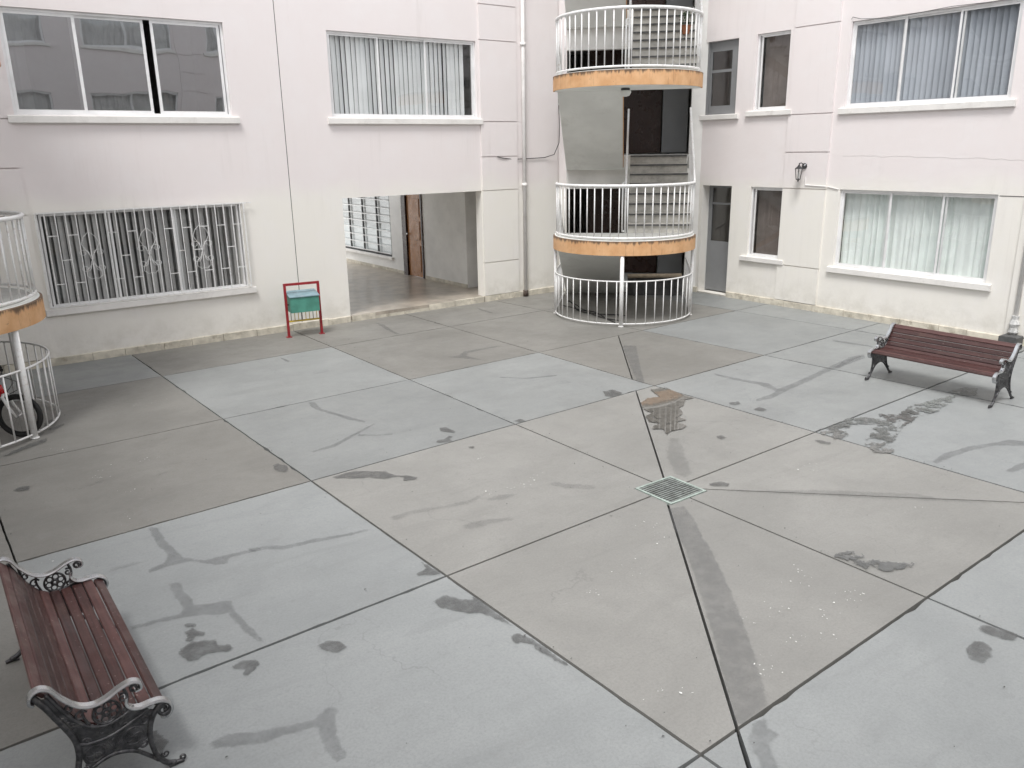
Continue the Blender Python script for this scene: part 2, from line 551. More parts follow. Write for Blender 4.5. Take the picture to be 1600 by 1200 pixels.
# ------------------------------------------------------------------ ground
PI = math.pi
S = 16.5                       # the courtyard is a square, corner of the two far wings at the origin
g0 = MB()
g0.box(-120, 120, -120, 120, -0.4, -0.06)
ground = g0.build('ground', 'ground', kind='structure')

VL = [(-0.0172, -15.90), (-0.0172, -13.4534), (-0.0258, -11.0141), (-0.0020, -8.3172), (-0.0153, -6.0362), (-0.0628, -3.8893), (-0.05, -1.25), (0.0, 0.0)]
VL = [(0.0, -16.5)] + VL       # x = a*y + b ; index 0 = wall, 2 = V0, 3 = V1 ...
UL = [(0.0, 0.0), (0.0247, -1.4410), (0.0255, -3.9689), (0.0330, -6.3500), (0.0265, -8.7837), (0.0215, -11.2339), (0.0215, -13.70), (0.0, -16.5)]


def cross_pt(v, u):
    a, b = v
    c, d = u
    y = (c * b + d) / (1 - c * a)
    return (a * y + b, y)


def clip(poly, px, py, nx, ny):
    """part of a convex polygon with (p - P).n >= 0"""
    out = []
    k = len(poly)
    for i in range(k):
        a, b = poly[i], poly[(i + 1) % k]
        da = (a[0] - px) * nx + (a[1] - py) * ny
        db = (b[0] - px) * nx + (b[1] - py) * ny
        if da >= 0:
            out.append(a)
        if (da > 0 > db) or (da < 0 < db):
            t = da / (da - db)
            out.append((a[0] + (b[0] - a[0]) * t, a[1] + (b[1] - a[1]) * t))
    return out


def area(poly):
    return 0.5 * sum(poly[i][0] * poly[(i + 1) % len(poly)][1] - poly[(i + 1) % len(poly)][0] * poly[i][1] for i in range(len(poly)))


def inset(poly, d):
    if area(poly) < 0:
        poly = poly[::-1]
    res = poly
    k = len(poly)
    for i in range(k):
        a, b = poly[i], poly[(i + 1) % k]
        ex, ey = b[0] - a[0], b[1] - a[1]
        L = math.hypot(ex, ey)
        if L < 1e-4:
            continue
        nx, ny = -ey / L, ex / L
        res = clip(res, a[0] + nx * d, a[1] + ny * d, nx, ny)
        if len(res) < 3:
            return []
    return res


def chipped(poly, step=0.10):
    """cast edges that wander a little and have lost crumbs here and there"""
    out = []
    k = len(poly)
    for i in range(k):
        a, b = poly[i], poly[(i + 1) % k]
        ex, ey = b[0] - a[0], b[1] - a[1]
        L = math.hypot(ex, ey)
        out.append(a)
        n = int(L / step)
        for t in range(1, n):
            f = (t + random.uniform(-0.3, 0.3)) / n
            o = random.uniform(0.0, 0.0045) + (random.uniform(0.004, 0.014) if random.random() < 0.06 else 0)
            out.append((a[0] + ex * f - ey / L * o, a[1] + ey * f + ex / L * o))
    return out


DX0, DX1, DY0, DY1 = -8.545, -8.055, -9.255, -8.79
DC = (-8.30, -9.02)
DIAG = [((-4.212, -4.069), (-8.105, -8.743)), ((-8.539, -9.205), (-10.74, -11.85)), ((-8.06, -9.191), (-5.87, -11.37))]
tone = {}
# rows from the far wall (row 0) to the near side, columns from the left wall
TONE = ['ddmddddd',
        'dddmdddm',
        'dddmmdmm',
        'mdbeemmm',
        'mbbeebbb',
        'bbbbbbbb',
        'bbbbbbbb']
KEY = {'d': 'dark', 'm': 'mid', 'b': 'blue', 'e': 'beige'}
for r in range(7):
    for c in range(8):
        v0, v1, u0, u1 = VL[c], VL[c + 1], UL[r], UL[r + 1]
        poly = [cross_pt(v0, u0), cross_pt(v0, u1), cross_pt(v1, u1), cross_pt(v1, u0)]
        if area(poly) < 0:
            poly = poly[::-1]
        polys = [poly]
        cuts = []
        if (r, c) in ((3, 4), (2, 5)):
            cuts = [DIAG[0]]
        if (r, c) in ((4, 3), (5, 3), (5, 2)):
            cuts = [DIAG[1]]
        if (r, c) == (4, 4):
            cuts = [DIAG[2]]
        for (ax, ay), (bx, by) in cuts:
            ex, ey = bx - ax, by - ay
            L = math.hypot(ex, ey)
            nx, ny = -ey / L, ex / L
            q = []
            for p in polys:
                for sgn in (1, -1):
                    h = clip(p, ax, ay, nx * sgn, ny * sgn)
                    if len(h) > 2 and abs(area(h)) > 0.02:
                        q.append(h)
            polys = q
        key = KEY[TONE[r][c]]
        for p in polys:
            wide = 0.010 if r >= 3 else 0.0065
            q = inset(p, wide)
            if len(q) < 3:
                continue
            if not (r in (3, 4) and c in (3, 4)):
                q = chipped(q)
            mb = MB()
            if r in (3, 4) and c in (3, 4):            # leave the drain pit open
                rest = q
                for (px, py, nx, ny) in ((DX0, 0, -1, 0), (DX1, 0, 1, 0), (0, DY0, 0, -1), (0, DY1, 0, 1)):
                    piece = clip(rest, px, py, nx, ny)
                    if len(piece) > 2 and abs(area(piece)) > 1e-4:
                        mb.prism(piece, -0.055, 0.0)
                    rest = clip(rest, px, py, -nx, -ny)
                    if len(rest) < 3:
                        break
            else:
                mb.prism(q, -0.055, 0.0)
            mb.build('slab', key, ground)

BANDS=[[(-9.83,-4.23),(-9.76,-4.35),(-9.81,-4.63),(-9.71,-5.01),(-9.60,-5.42),(-9.64,-5.48),(-9.75,-5.24),(-9.80,-4.97),(-9.88,-4.67),(-9.89,-4.46)],
[(-9.55,-5.53),(-9.56,-5.59),(-9.92,-5.80),(-10.25,-5.99),(-10.52,-6.00),(-10.51,-5.95),(-10.25,-5.90),(-9.94,-5.74)],
[(-9.88,-5.77),(-9.73,-5.92),(-9.56,-6.00),(-9.58,-6.05),(-9.75,-5.96),(-9.92,-5.83)],
[(-11.81,-7.70),(-11.63,-7.76),(-11.56,-7.84),(-11.30,-7.88),(-11.07,-7.96),(-10.88,-7.99),(-10.87,-8.04),(-11.09,-8.01),(-11.33,-7.95),(-11.59,-7.91),(-11.69,-7.82),(-11.84,-7.79)],
[(-7.26,-4.86),(-7.01,-5.16),(-6.56,-5.30),(-6.62,-5.37),(-7.05,-5.20),(-7.30,-4.91)],
[(-12.75,-9.78),(-12.65,-9.77),(-12.51,-9.85),(-12.36,-9.91),(-12.22,-9.95),(-12.12,-9.90),(-12.07,-9.95),(-12.15,-10.10),(-12.18,-10.24),(-12.19,-10.34),(-12.26,-10.35),(-12.28,-10.24),(-12.26,-10.13),(-12.24,-10.03),(-12.39,-9.99),(-12.52,-9.97),(-12.75,-9.85)],
[(-12.84,-8.30),(-12.66,-8.33),(-12.52,-8.35),(-12.48,-8.30),(-12.49,-8.07),(-12.48,-7.87),(-12.39,-7.92),(-12.40,-8.10),(-12.39,-8.31),(-12.30,-8.35),(-12.16,-8.40),(-12.19,-8.50),(-12.18,-8.75),(-12.17,-8.90),(-12.16,-9.10),(-12.21,-9.01),(-12.24,-8.86),(-12.26,-8.57),(-12.40,-8.48),(-12.53,-8.43),(-12.67,-8.39),(-12.83,-8.37)],
[(-12.36,-6.75),(-12.28,-6.86),(-12.29,-7.08),(-12.28,-7.29),(-12.26,-7.52),(-12.15,-7.68),(-11.95,-7.70),(-11.72,-7.75),(-11.72,-7.81),(-11.97,-7.77),(-12.03,-7.86),(-12.11,-7.82),(-12.23,-7.64),(-12.39,-7.61),(-12.55,-7.63),(-12.55,-7.56),(-12.41,-7.52),(-12.36,-7.42),(-12.38,-7.18)],
[(-8.63,-9.28),(-8.47,-9.34),(-8.62,-9.61),(-8.79,-9.82),(-8.92,-10.03),(-9.19,-10.39),(-9.47,-10.74),(-9.77,-11.09),(-9.98,-11.31),(-10.12,-11.45),(-10.41,-11.45),(-10.23,-11.23),(-9.98,-10.96),(-9.73,-10.67),(-9.39,-10.27),(-9.09,-9.90),(-8.96,-9.69)],
[(-10.32,-11.47),(-10.21,-11.49),(-10.27,-11.56),(-10.26,-11.63),(-10.37,-11.64),(-10.43,-11.71),(-10.47,-11.78),(-10.53,-11.84),(-10.60,-11.79),(-10.51,-11.65),(-10.47,-11.57)],
[(-4.85,-6.61),(-4.80,-7.12),(-4.69,-7.45),(-4.82,-7.67),(-4.55,-7.65),(-4.00,-7.57),(-3.44,-7.47),(-2.81,-7.38),(-2.37,-7.43),(-2.51,-7.53),(-2.97,-7.57),(-3.61,-7.62),(-4.15,-7.72),(-4.68,-7.79),(-4.92,-7.83),(-5.23,-7.89),(-5.49,-7.83),(-5.41,-7.77),(-5.11,-7.76),(-4.93,-7.72),(-4.86,-7.39),(-4.92,-7.03),(-4.93,-6.75)],
[(-5.78,-10.17),(-5.47,-10.12),(-5.07,-10.19),(-4.72,-10.31),(-4.54,-10.35),(-4.41,-10.56),(-4.54,-10.62),(-4.83,-10.36),(-5.19,-10.27),(-5.58,-10.23),(-5.81,-10.24)],
[(-5.50,-10.72),(-5.22,-10.71),(-4.96,-10.78),(-5.13,-10.85),(-5.47,-10.79)],
[(-4.69,-4.63),(-4.50,-4.79),(-5.53,-5.92),(-5.99,-6.45),(-5.99,-6.27),(-5.44,-5.58)],
[(-6.87,-0.36),(-6.83,-0.67),(-6.96,-1.27),(-6.99,-1.58),(-7.07,-1.51),(-7.01,-1.05)],
[(-4.62,-0.37),(-4.66,-1.09),(-4.75,-1.12),(-4.73,-0.71)],
[(-9.24,-1.72),(-9.20,-1.95),(-9.20,-2.14),(-9.28,-2.09)],
[(-7.24,-3.44),(-7.05,-3.48),(-6.84,-3.32),(-6.31,-3.34),(-6.08,-3.41),(-6.84,-3.45),(-6.95,-3.56),(-6.94,-3.81),(-6.84,-4.10),(-7.05,-3.76),(-7.14,-3.62)],
[(-3.31,-7.53),(-2.68,-7.34),(-2.35,-7.38),(-2.35,-7.43),(-2.74,-7.48),(-3.31,-7.61)],
[(-1.82,-6.54),(-1.78,-6.79),(-1.74,-7.20),(-1.82,-7.24),(-1.90,-6.91),(-1.93,-6.61)],
]
FAINT=[[(-10.67,-7.91),(-10.44,-7.89),(-10.20,-7.97),(-9.92,-8.03),(-9.68,-8.00),(-9.69,-8.05),(-9.95,-8.12),(-10.24,-8.04),(-10.48,-7.99),(-10.63,-8.02)],
[(-10.23,-8.44),(-10.12,-8.42),(-9.95,-8.48),(-9.75,-8.59),(-9.80,-8.63),(-10.03,-8.59),(-10.21,-8.56),(-10.27,-8.50)],
[(-9.81,-8.12),(-9.63,-8.10),(-9.43,-8.20),(-9.47,-8.25),(-9.65,-8.25),(-9.79,-8.17)],
[(-9.15,-8.21),(-9.01,-8.21),(-8.89,-8.37),(-8.77,-8.52),(-8.84,-8.59),(-9.04,-8.42)],
[(-8.06,-9.22),(-7.18,-9.92),(-6.62,-10.49),(-6.59,-10.63),(-6.10,-11.14),(-6.17,-11.17),(-6.99,-10.36),(-7.84,-9.50)],
[(-7.28,-8.05),(-7.19,-8.13),(-7.86,-8.91),(-8.00,-8.93),(-8.00,-8.79),(-7.74,-8.43)],
[(-12.83,-5.40),(-12.66,-5.47),(-12.45,-5.39),(-12.38,-5.39),(-12.46,-5.47),(-12.67,-5.53)],
[(-12.04,-5.61),(-11.95,-5.55),(-11.86,-5.57),(-11.87,-5.61),(-11.97,-5.64)],
[(-12.82,-7.42),(-12.73,-7.35),(-12.59,-7.37),(-12.49,-7.43),(-12.61,-7.44),(-12.74,-7.43)],
[(-11.17,-9.06),(-11.01,-9.05),(-11.00,-9.07),(-11.10,-9.08)],
]
DAMP=[[(-10.65,-6.76),(-10.51,-6.74),(-10.39,-6.76),(-10.30,-6.84),(-10.15,-6.96),(-10.16,-7.02),(-10.12,-7.12),(-10.04,-7.19),(-9.99,-7.30),(-10.04,-7.34),(-10.14,-7.28),(-10.10,-7.20),(-10.15,-7.15),(-10.27,-7.13),(-10.36,-7.00),(-10.51,-6.92),(-10.63,-6.81)],
[(-9.07,-6.19),(-8.99,-6.21),(-8.97,-6.41),(-9.02,-6.43),(-9.11,-6.29)],
[(-9.30,-6.51),(-9.22,-6.54),(-9.12,-6.47),(-9.09,-6.54),(-9.17,-6.58),(-9.18,-6.66),(-9.26,-6.64),(-9.34,-6.58)],
[(-9.14,-6.90),(-9.09,-6.92),(-9.09,-6.98),(-9.14,-6.97),(-9.16,-6.94)],
[(-10.99,-6.08),(-10.93,-6.07),(-10.88,-6.17),(-10.90,-6.29),(-10.95,-6.35),(-11.01,-6.29),(-11.02,-6.18)],
[(-8.27,-6.53),(-8.15,-6.51),(-8.14,-6.62),(-8.23,-6.61)],
[(-10.82,-8.74),(-10.81,-8.82),(-10.79,-9.02),(-10.84,-9.02),(-10.95,-8.94),(-10.94,-8.90),(-10.85,-8.88)],
[(-11.91,-9.30),(-11.82,-9.30),(-11.78,-9.35),(-11.76,-9.44),(-11.82,-9.47),(-11.87,-9.45),(-11.91,-9.38)],
[(-11.05,-9.32),(-10.94,-9.28),(-10.87,-9.42),(-10.82,-9.47),(-10.79,-9.43),(-10.77,-9.54),(-10.78,-9.70),(-10.78,-9.93),(-10.80,-9.90),(-10.84,-9.73),(-10.89,-9.63),(-10.95,-9.58),(-11.02,-9.47),(-11.06,-9.41)],
[(-10.87,-9.99),(-10.81,-9.99),(-10.79,-10.06),(-10.77,-10.17),(-10.77,-10.49),(-10.81,-10.38),(-10.83,-10.24),(-10.82,-10.15),(-10.86,-10.10),(-10.90,-10.07)],
[(-12.54,-8.52),(-12.50,-8.53),(-12.46,-8.57),(-12.48,-8.60),(-12.53,-8.57)],
[(-12.56,-8.60),(-12.50,-8.60),(-12.44,-8.72),(-12.47,-8.75),(-12.50,-8.71),(-12.55,-8.76),(-12.59,-8.72),(-12.55,-8.68)],
[(-12.66,-8.83),(-12.60,-8.78),(-12.55,-8.76),(-12.41,-8.83),(-12.42,-8.90),(-12.35,-8.96),(-12.35,-9.01),(-12.41,-9.01),(-12.51,-8.95),(-12.58,-8.99),(-12.63,-8.96),(-12.66,-8.88)],
[(-12.44,-9.19),(-12.37,-9.16),(-12.29,-9.21),(-12.28,-9.27),(-12.32,-9.31),(-12.38,-9.34),(-12.40,-9.32),(-12.38,-9.27),(-12.43,-9.23)],
[(-12.99,-9.48),(-12.94,-9.51),(-12.94,-9.60),(-12.91,-9.64),(-12.95,-9.67),(-12.97,-9.73),(-13.00,-9.73),(-13.01,-9.62)],
[(-6.65,-6.32),(-6.49,-6.33),(-6.49,-6.54),(-6.56,-6.56),(-6.72,-6.58),(-6.77,-6.49)],
[(-5.78,-7.66),(-5.65,-7.70),(-5.69,-7.78),(-5.82,-7.79),(-5.83,-7.72)],
[(-5.76,-8.01),(-5.63,-8.00),(-5.65,-8.13),(-5.74,-8.14),(-5.79,-8.06)],
[(-6.85,-8.35),(-6.77,-8.36),(-6.79,-8.46),(-6.89,-8.46),(-6.89,-8.39)],
[(-6.14,-9.08),(-6.09,-9.12),(-6.07,-9.25),(-6.14,-9.27),(-6.18,-9.18)],
[(-7.93,-9.15),(-7.80,-9.20),(-7.77,-9.28),(-7.84,-9.31),(-7.92,-9.24),(-7.96,-9.19)],
[(-9.14,-9.07),(-9.07,-9.09),(-9.14,-9.11)],
[(-8.38,-11.80),(-8.32,-11.83),(-8.28,-12.00),(-8.38,-12.02),(-8.41,-11.97),(-8.43,-11.82)],
[(-8.70,-11.86),(-8.58,-11.86),(-8.54,-11.90),(-8.56,-11.97),(-8.68,-12.01),(-8.77,-12.00),(-8.80,-11.93)],
[(-13.19,-5.14),(-13.12,-5.07),(-13.04,-5.12),(-13.06,-5.22),(-13.15,-5.21)],
[(-3.31,-9.11),(-2.95,-9.15),(-2.86,-9.29),(-3.20,-9.42),(-3.32,-9.32)],
[(-13.19,-4.02),(-12.94,-3.79),(-12.80,-3.70),(-12.69,-3.66),(-12.72,-3.80),(-12.89,-3.89),(-13.10,-4.03)],
[(-12.66,-3.34),(-12.46,-3.21),(-12.45,-3.26),(-12.59,-3.40)],
[(-12.65,-3.05),(-12.53,-2.92),(-12.54,-3.07),(-12.67,-3.26)],
]
PUDDLES=[[(-6.13,-6.67),(-5.90,-6.72),(-5.94,-6.91),(-5.98,-7.11),(-5.98,-7.27),(-6.11,-7.24),(-6.24,-7.35),(-6.41,-7.43),(-6.54,-7.60),(-6.67,-7.63),(-6.69,-7.78),(-6.83,-7.76),(-6.84,-7.93),(-6.96,-7.96),(-7.11,-7.93),(-7.23,-7.98),(-7.13,-7.83),(-7.23,-7.75),(-7.14,-7.69),(-7.01,-7.67),(-7.07,-7.56),(-6.96,-7.39),(-6.81,-7.35),(-6.78,-7.17),(-6.61,-6.97),(-6.42,-6.90),(-6.26,-6.96)],
[(-5.85,-8.93),(-5.72,-8.98),(-5.27,-8.91),(-5.04,-9.01),(-4.93,-9.19),(-4.79,-9.04),(-4.67,-9.21),(-4.19,-9.12),(-3.98,-9.15),(-3.66,-9.19),(-3.32,-9.24),(-3.72,-9.36),(-4.17,-9.42),(-4.59,-9.40),(-4.99,-9.45),(-5.30,-9.56),(-5.69,-9.68),(-5.78,-9.79),(-5.90,-9.80),(-5.99,-9.67),(-5.82,-9.47),(-5.42,-9.34),(-5.23,-9.19),(-5.38,-9.08),(-5.58,-9.10),(-5.74,-9.25),(-5.93,-9.22),(-5.91,-9.04)],
[(-8.28,-10.56),(-8.22,-10.67),(-8.08,-10.72),(-8.08,-10.84),(-8.13,-10.85),(-8.03,-10.97),(-7.98,-11.05),(-7.87,-11.14),(-7.98,-11.14),(-8.08,-11.08),(-8.15,-11.10),(-8.21,-11.01),(-8.18,-10.92),(-8.26,-10.94),(-8.26,-10.86)],
]
CHIPS = [(-9.253, -10.878), (-8.69, -10.72), (-8.898, -10.729), (-9.068, -11.123), (-9.441, -11.159), (-9.939, -11.307), (-9.83, -11.235), (-9.517, -10.868), (-8.711, -11.043), (-8.658, -11.084), (-6.847, -9.486), (-6.88, -9.565), (-6.982, -10.636), (-9.724, -9.904), (-9.584, -9.831), (-10.091, -9.956), (-9.118, -7.967), (-9.147, -8.085), (-9.331, -8.094), (-9.629, -8.044), (-9.227, -7.226), (-9.103, -9.638), (-8.978, -9.41), (-9.313, -11.259), (-10.468, -11.007), (-13.136, -6.957), (-12.728, -4.098), (-12.61, -4.219), (-12.422, -5.091), (-12.345, -5.864), (-11.628, -3.01), (-11.354, -2.993), (-11.217, -3.518), (-11.95, -5.114), (-12.509, -5.338), (-12.449, -6.484)]



def sheet(name, pts, z, mat, cell=0.022, reach=0.045):
    """a stain: a fine net of faces over its outline; each vertex knows how far inside the outline it lies"""
    import numpy as np
    P = np.array(pts)
    Q = np.roll(P, -1, axis=0)
    x0, y0 = P.min(0) - reach
    x1, y1 = P.max(0) + reach
    nx, ny = int((x1 - x0) / cell) + 2, int((y1 - y0) / cell) + 2
    gx, gy = np.meshgrid(x0 + cell * np.arange(nx), y0 + cell * np.arange(ny), indexing='ij')
    G = np.stack([gx.ravel(), gy.ravel()], 1)
    best = np.full(len(G), 1e9)
    ins = np.zeros(len(G), bool)
    for a, b in zip(P, Q):
        e = b - a
        t = np.clip(((G - a) @ e) / max(e @ e, 1e-9), 0, 1)
        best = np.minimum(best, np.hypot(*(G - a - t[:, None] * e).T))
        c = (a[1] > G[:, 1]) != (b[1] > G[:, 1])
        with np.errstate(divide='ignore', invalid='ignore'):
            xi = a[0] + (G[:, 1] - a[1]) * e[0] / (e[1] if e[1] else 1e-12)
        ins ^= c & (G[:, 0] < xi)
    sd = np.where(ins, best, -best)
    keep = (sd > -reach).reshape(nx, ny)
    idx = -np.ones((nx, ny), int)
    faces = keep[:-1, :-1] & keep[1:, :-1] & keep[1:, 1:] & keep[:-1, 1:]
    used = np.zeros((nx, ny), bool)
    for dx in (0, 1):
        for dy in (0, 1):
            used[dx:nx - 1 + dx, dy:ny - 1 + dy] |= faces
    idx[used] = np.arange(used.sum())
    I, J = np.nonzero(faces)
    F = np.stack([idx[I, J], idx[I + 1, J], idx[I + 1, J + 1], idx[I, J + 1]], 1)
    V = np.stack([gx[used], gy[used], np.full(used.sum(), z)], 1)
    me = bpy.data.meshes.new(name)
    me.from_pydata(V.tolist(), [], F.tolist())
    me.materials.append(M[mat])
    at = me.attributes.new('rim_distance', 'FLOAT', 'POINT')
    at.data.foreach_set('value', sd.reshape(nx, ny)[used].astype('f'))
    return put(name, me, ground)


for i, p in enumerate(BANDS):
    sheet('repair_band', p, 0.0016 + 0.00012 * i, 'band')
for i, p in enumerate(FAINT):
    sheet('old_mark', p, 0.0045 + 0.0001 * i, 'faint', 0.03, 0.06)
for i, p in enumerate(DAMP):
    sheet('damp_patch', p, 0.006 + 0.0001 * i, 'damp', 0.018, 0.04)
for i, p in enumerate(PUDDLES):
    sheet('puddle', p, 0.010, 'puddle' if i == 0 else 'puddle_thin', 0.02, 0.06)
mb = MB()
for cx, cy in CHIPS:
    for k in range(random.randint(4, 9)):
        x, y = cx + random.gauss(0, 0.06), cy + random.gauss(0, 0.05)
        r = random.uniform(0.002, 0.007) if k else random.uniform(0.006, 0.013)
        a0 = random.uniform(0, 6.28)
        el = random.uniform(0.25, 0.8)
        n = len(mb.v)
        kk = 7
        for q in range(kk):
            a = 2 * PI * q / kk
            rr = r * random.uniform(0.4, 1.3)
            lx, ly = rr * math.cos(a), rr * el * math.sin(a)
            mb.v.append((x + lx * math.cos(a0) - ly * math.sin(a0), y + lx * math.sin(a0) + ly * math.cos(a0), 0.012))
        mb.f.append(tuple(range(n, n + kk)))
mb.build('paint_chips', 'chip', ground, kind='stuff')
mb = MB()
for i in range(420):
    x, y = random.uniform(-15, -0.6), random.uniform(-15, -0.6)
    if i % 2:
        a, b = random.choice(VL[2:6])
        x = a * y + b + random.gauss(0, 0.05)
    r = random.uniform(0.003, 0.009)
    a0 = random.uniform(0, 6.28)
    n = len(mb.v)
    for q in range(5):
        a = a0 + 2 * PI * q / 5
        rr = r * random.uniform(0.5, 1.4)
        mb.v.append((x + rr * math.cos(a), y + rr * math.sin(a) * 0.6, 0.0125 + 0.004 * (q % 2)))
    mb.f.append(tuple(range(n, n + 5)))
mb.build('grit', 'darkgrey', ground, kind='stuff')

# ------------------------------------------------------------------ wings
TOP = 8.9
T = 0.2


def wall_with_holes(s0, s1, z0, z1, holes, depth=T, joint=None):
    """front skin at y=0 with rectangular openings and their reveals; y grows into the building"""
    mb = MB()
    xs = sorted({s0, s1} | {h[0] for h in holes} | {h[1] for h in holes})
    zs = sorted({z0, z1} | {h[2] for h in holes} | {h[3] for h in holes})
    for i in range(len(xs) - 1):
        for j in range(len(zs) - 1):
            cx, cz = (xs[i] + xs[i + 1]) / 2, (zs[j] + zs[j + 1]) / 2
            if any(h[0] < cx < h[1] and h[2] < cz < h[3] for h in holes):
                continue
            a, b, c, d = xs[i], xs[i + 1], zs[j], zs[j + 1]
            mb.quad((a, 0, c), (b, 0, c), (b, 0, d), (a, 0, d))
            mb.quad((b, depth, c), (a, depth, c), (a, depth, d), (b, depth, d))
    for a, b, c, d in holes:
        mb.quad((a, 0, d), (b, 0, d), (b, depth, d), (a, depth, d))
        mb.quad((a, 0, c), (a, depth, c), (b, depth, c), (b, 0, c))
        mb.quad((a, 0, c), (a, 0, d), (a, depth, d), (a, depth, c))
        mb.quad((b, 0, c), (b, depth, c), (b, depth, d), (b, 0, d))
    for x in (s0, s1):
        mb.quad((x, 0, z0), (x, depth, z0), (x, depth, z1), (x, 0, z1))
    return mb


def ring(mb, a, b, c, d, w, y0, y1):
    """rectangular frame a..b by c..d, bar width w, depth y0..y1"""
    mb.box(a, b, y0, y1, c, c + w)
    mb.box(a, b, y0, y1, d - w, d)
    mb.box(a, a + w, y0, y1, c + w, d - w)
    mb.box(b - w, b, y0, y1, c + w, d - w)


def curtain_mesh(a, b, c, d, y, folds, amp, seed, gather=0.0):
    rr = random.Random(seed)
    mb = MB()
    n = folds * 8
    ph = [rr.uniform(0, 6.28) for _ in range(4)]
    nz = 6
    for j in range(nz + 1):
        v = j / nz
        for i in range(n + 1):
            u = i / n
            x = a + (b - a) * u
            w = math.sin(2 * PI * folds * u + 1.4 * math.sin(2 * PI * u * 2.3 + ph[0]) + ph[1])
            w2 = math.sin(2 * PI * folds * 1.7 * u + ph[2])
            am = amp * (0.6 + 0.4 * math.sin(2 * PI * u * 1.3 + ph[3])) * (1 - 0.35 * v)
            mb.v.append((x + 0.012 * (1 - v) * math.sin(9 * u + ph[2]), y + am * w + 0.35 * am * w2, c + (d - c) * v))
    for j in range(nz):
        for i in range(n):
            k = j * (n + 1) + i
            mb.f.append((k, k + 1, k + n + 2, k + n + 1))
    return mb


slat_cache = {}


def slat_mesh(h, mat):
    key = (round(h, 3), mat)
    if key not in slat_cache:
        mb = MB()
        w = 0.108
        for z in (0, h):
            for q in (-1, -0.4, 0.4, 1):
                mb.v.append((q * w / 2, 0.006 * (1 - q * q), z))
        for q in range(3):
            mb.f.append((q, q + 1, q + 5, q + 4))
        slat_cache[key] = mb.mesh('slat', mat, True)
    return slat_cache[key]


def window(wing, a, b, c, d, divs, fill, sashes=None, y=0.05, sw=0.032, label=None, glass='glass', sill=(0.09, 0.11), room=True, framew=0.035):
    """outer frame = the part 'window'; sashes, panes, sill, blind slats or curtain below it"""
    mb = MB()
    ring(mb, a + 0.002, b - 0.002, c + 0.002, d - 0.002, framew, y - 0.01, y + 0.06)
    w = mb.build('window', 'alu', wing, label=label)
    if sill:
        over, h = sill
        m2 = MB()
        m2.rbox(a - over, b + over * 1.1, -0.055, y - 0.012, c - h, c - 0.006, 0.008)
        m2.build('sill', 'sill', w)
    sashes = sashes or [(divs[i], divs[i + 1]) for i in range(len(divs) - 1)]
    for i, (p, q) in enumerate(sashes):
        yy = y + (0.0 if i % 2 == 0 else 0.022)
        m3 = MB()
        ring(m3, p, q, c + framew, d - framew, sw, yy + 0.004, yy + 0.024)
        m3.build('sash', 'alu', w)
        m4 = MB()
        m4.quad((p + sw - 0.002, yy + 0.012, c + framew + sw - 0.002), (q - sw + 0.002, yy + 0.012, c + framew + sw - 0.002), (q - sw + 0.002, yy + 0.012, d - framew - sw + 0.002), (p + sw - 0.002, yy + 0.012, d - framew - sw + 0.002))
        m4.build('pane', glass, w)
    if room:
        m5 = MB()
        n = len(m5.v)
        x0, x1, y0, y1, z0, z1 = a - 0.25, b + 0.25, T + 0.004, 2.6, c - 0.6, d + 0.25
        m5.quad((x0, y1, z0), (x1, y1, z0), (x1, y1, z1), (x0, y1, z1))
        m5.quad((x0, y0, z0), (x0, y1, z0), (x0, y1, z1), (x0, y0, z1))
        m5.quad((x1, y0, z0), (x1, y0, z1), (x1, y1, z1), (x1, y1, z0))
        m5.quad((x0, y0, z0), (x1, y0, z0), (x1, y1, z0), (x0, y1, z0))
        m5.quad((x0, y0, z1), (x0, y1, z1), (x1, y1, z1), (x1, y0, z1))
        m5.build('room', 'room', w)
    kind = fill[0]
    if kind == 'slats':
        _, x0, x1, mat, ang = fill
        me = slat_mesh(d - c - 0.06, mat)
        x = x0 + 0.04
        rr = random.Random(int(x0 * 100))
        while x < x1 - 0.03:
            put('slat', me, w, (x, y + 0.10 + rr.uniform(-0.004, 0.004), c + 0.02), (rr.uniform(-0.004, 0.004), rr.uniform(-0.006, 0.006), ang + rr.uniform(-0.16, 0.16)))
            x += 0.094
    elif kind == 'curtain':
        for (x0, x1, mat, folds, amp, seed) in fill[1]:
            curtain_mesh(x0, x1, c + 0.015, d - 0.02, y + 0.155, folds, amp, seed).build('curtain', mat, w, smooth=True)
    return w


def pilaster(wing, a, b, zs):
    """proud render strip cut by horizontal grooves: one block per part"""
    for i in range(len(zs) - 1):
        mb = MB()
        z0, z1 = zs[i] + 0.009, zs[i + 1] - 0.009
        mb.box(a + 0.004, b - 0.004, -0.032, -0.001, z0, z1)
        mb.build('pilaster_block', 'wall', wing)


def plinth(wing, spans, seed):
    rr = random.Random(seed)
    for a, b in spans:
        x = a
        while x < b - 0.05:
            w = min(rr.uniform(0.42, 0.75), b - x)
            if b - x - w < 0.2:
                w = b - x
            mb = MB()
            mb.rbox(x + 0.004, x + w - 0.004, -0.030 - rr.uniform(0, 0.008), -0.001, -0.03, 0.115 + rr.uniform(-0.008, 0.008), 0.006)
            mb.build('plinth_tile', 'plinth', wing)
            x += w


def shell(wing, s0, s1, depth):
    mb = MB()
    mb.box(s0, s1, T + 0.01, depth, TOP, TOP + 0.25)
    mb.build('roof', 'darkgrey', wing)
    m2 = MB()
    m2.box(s0, s1, -0.06, T + 0.15, TOP + 0.25, TOP + 0.4)
    m2.build('coping', 'sill', wing)
    m2 = MB()
    m2.box(s0, s1, 0.0, T, TOP + 0.001, TOP + 0.249)
    m2.build('parapet', 'wall', wing)


JZ = [0.12, 0.806, 2.25, 2.905, 3.572, 5.06, 5.69, 6.34, 7.83, TOP]

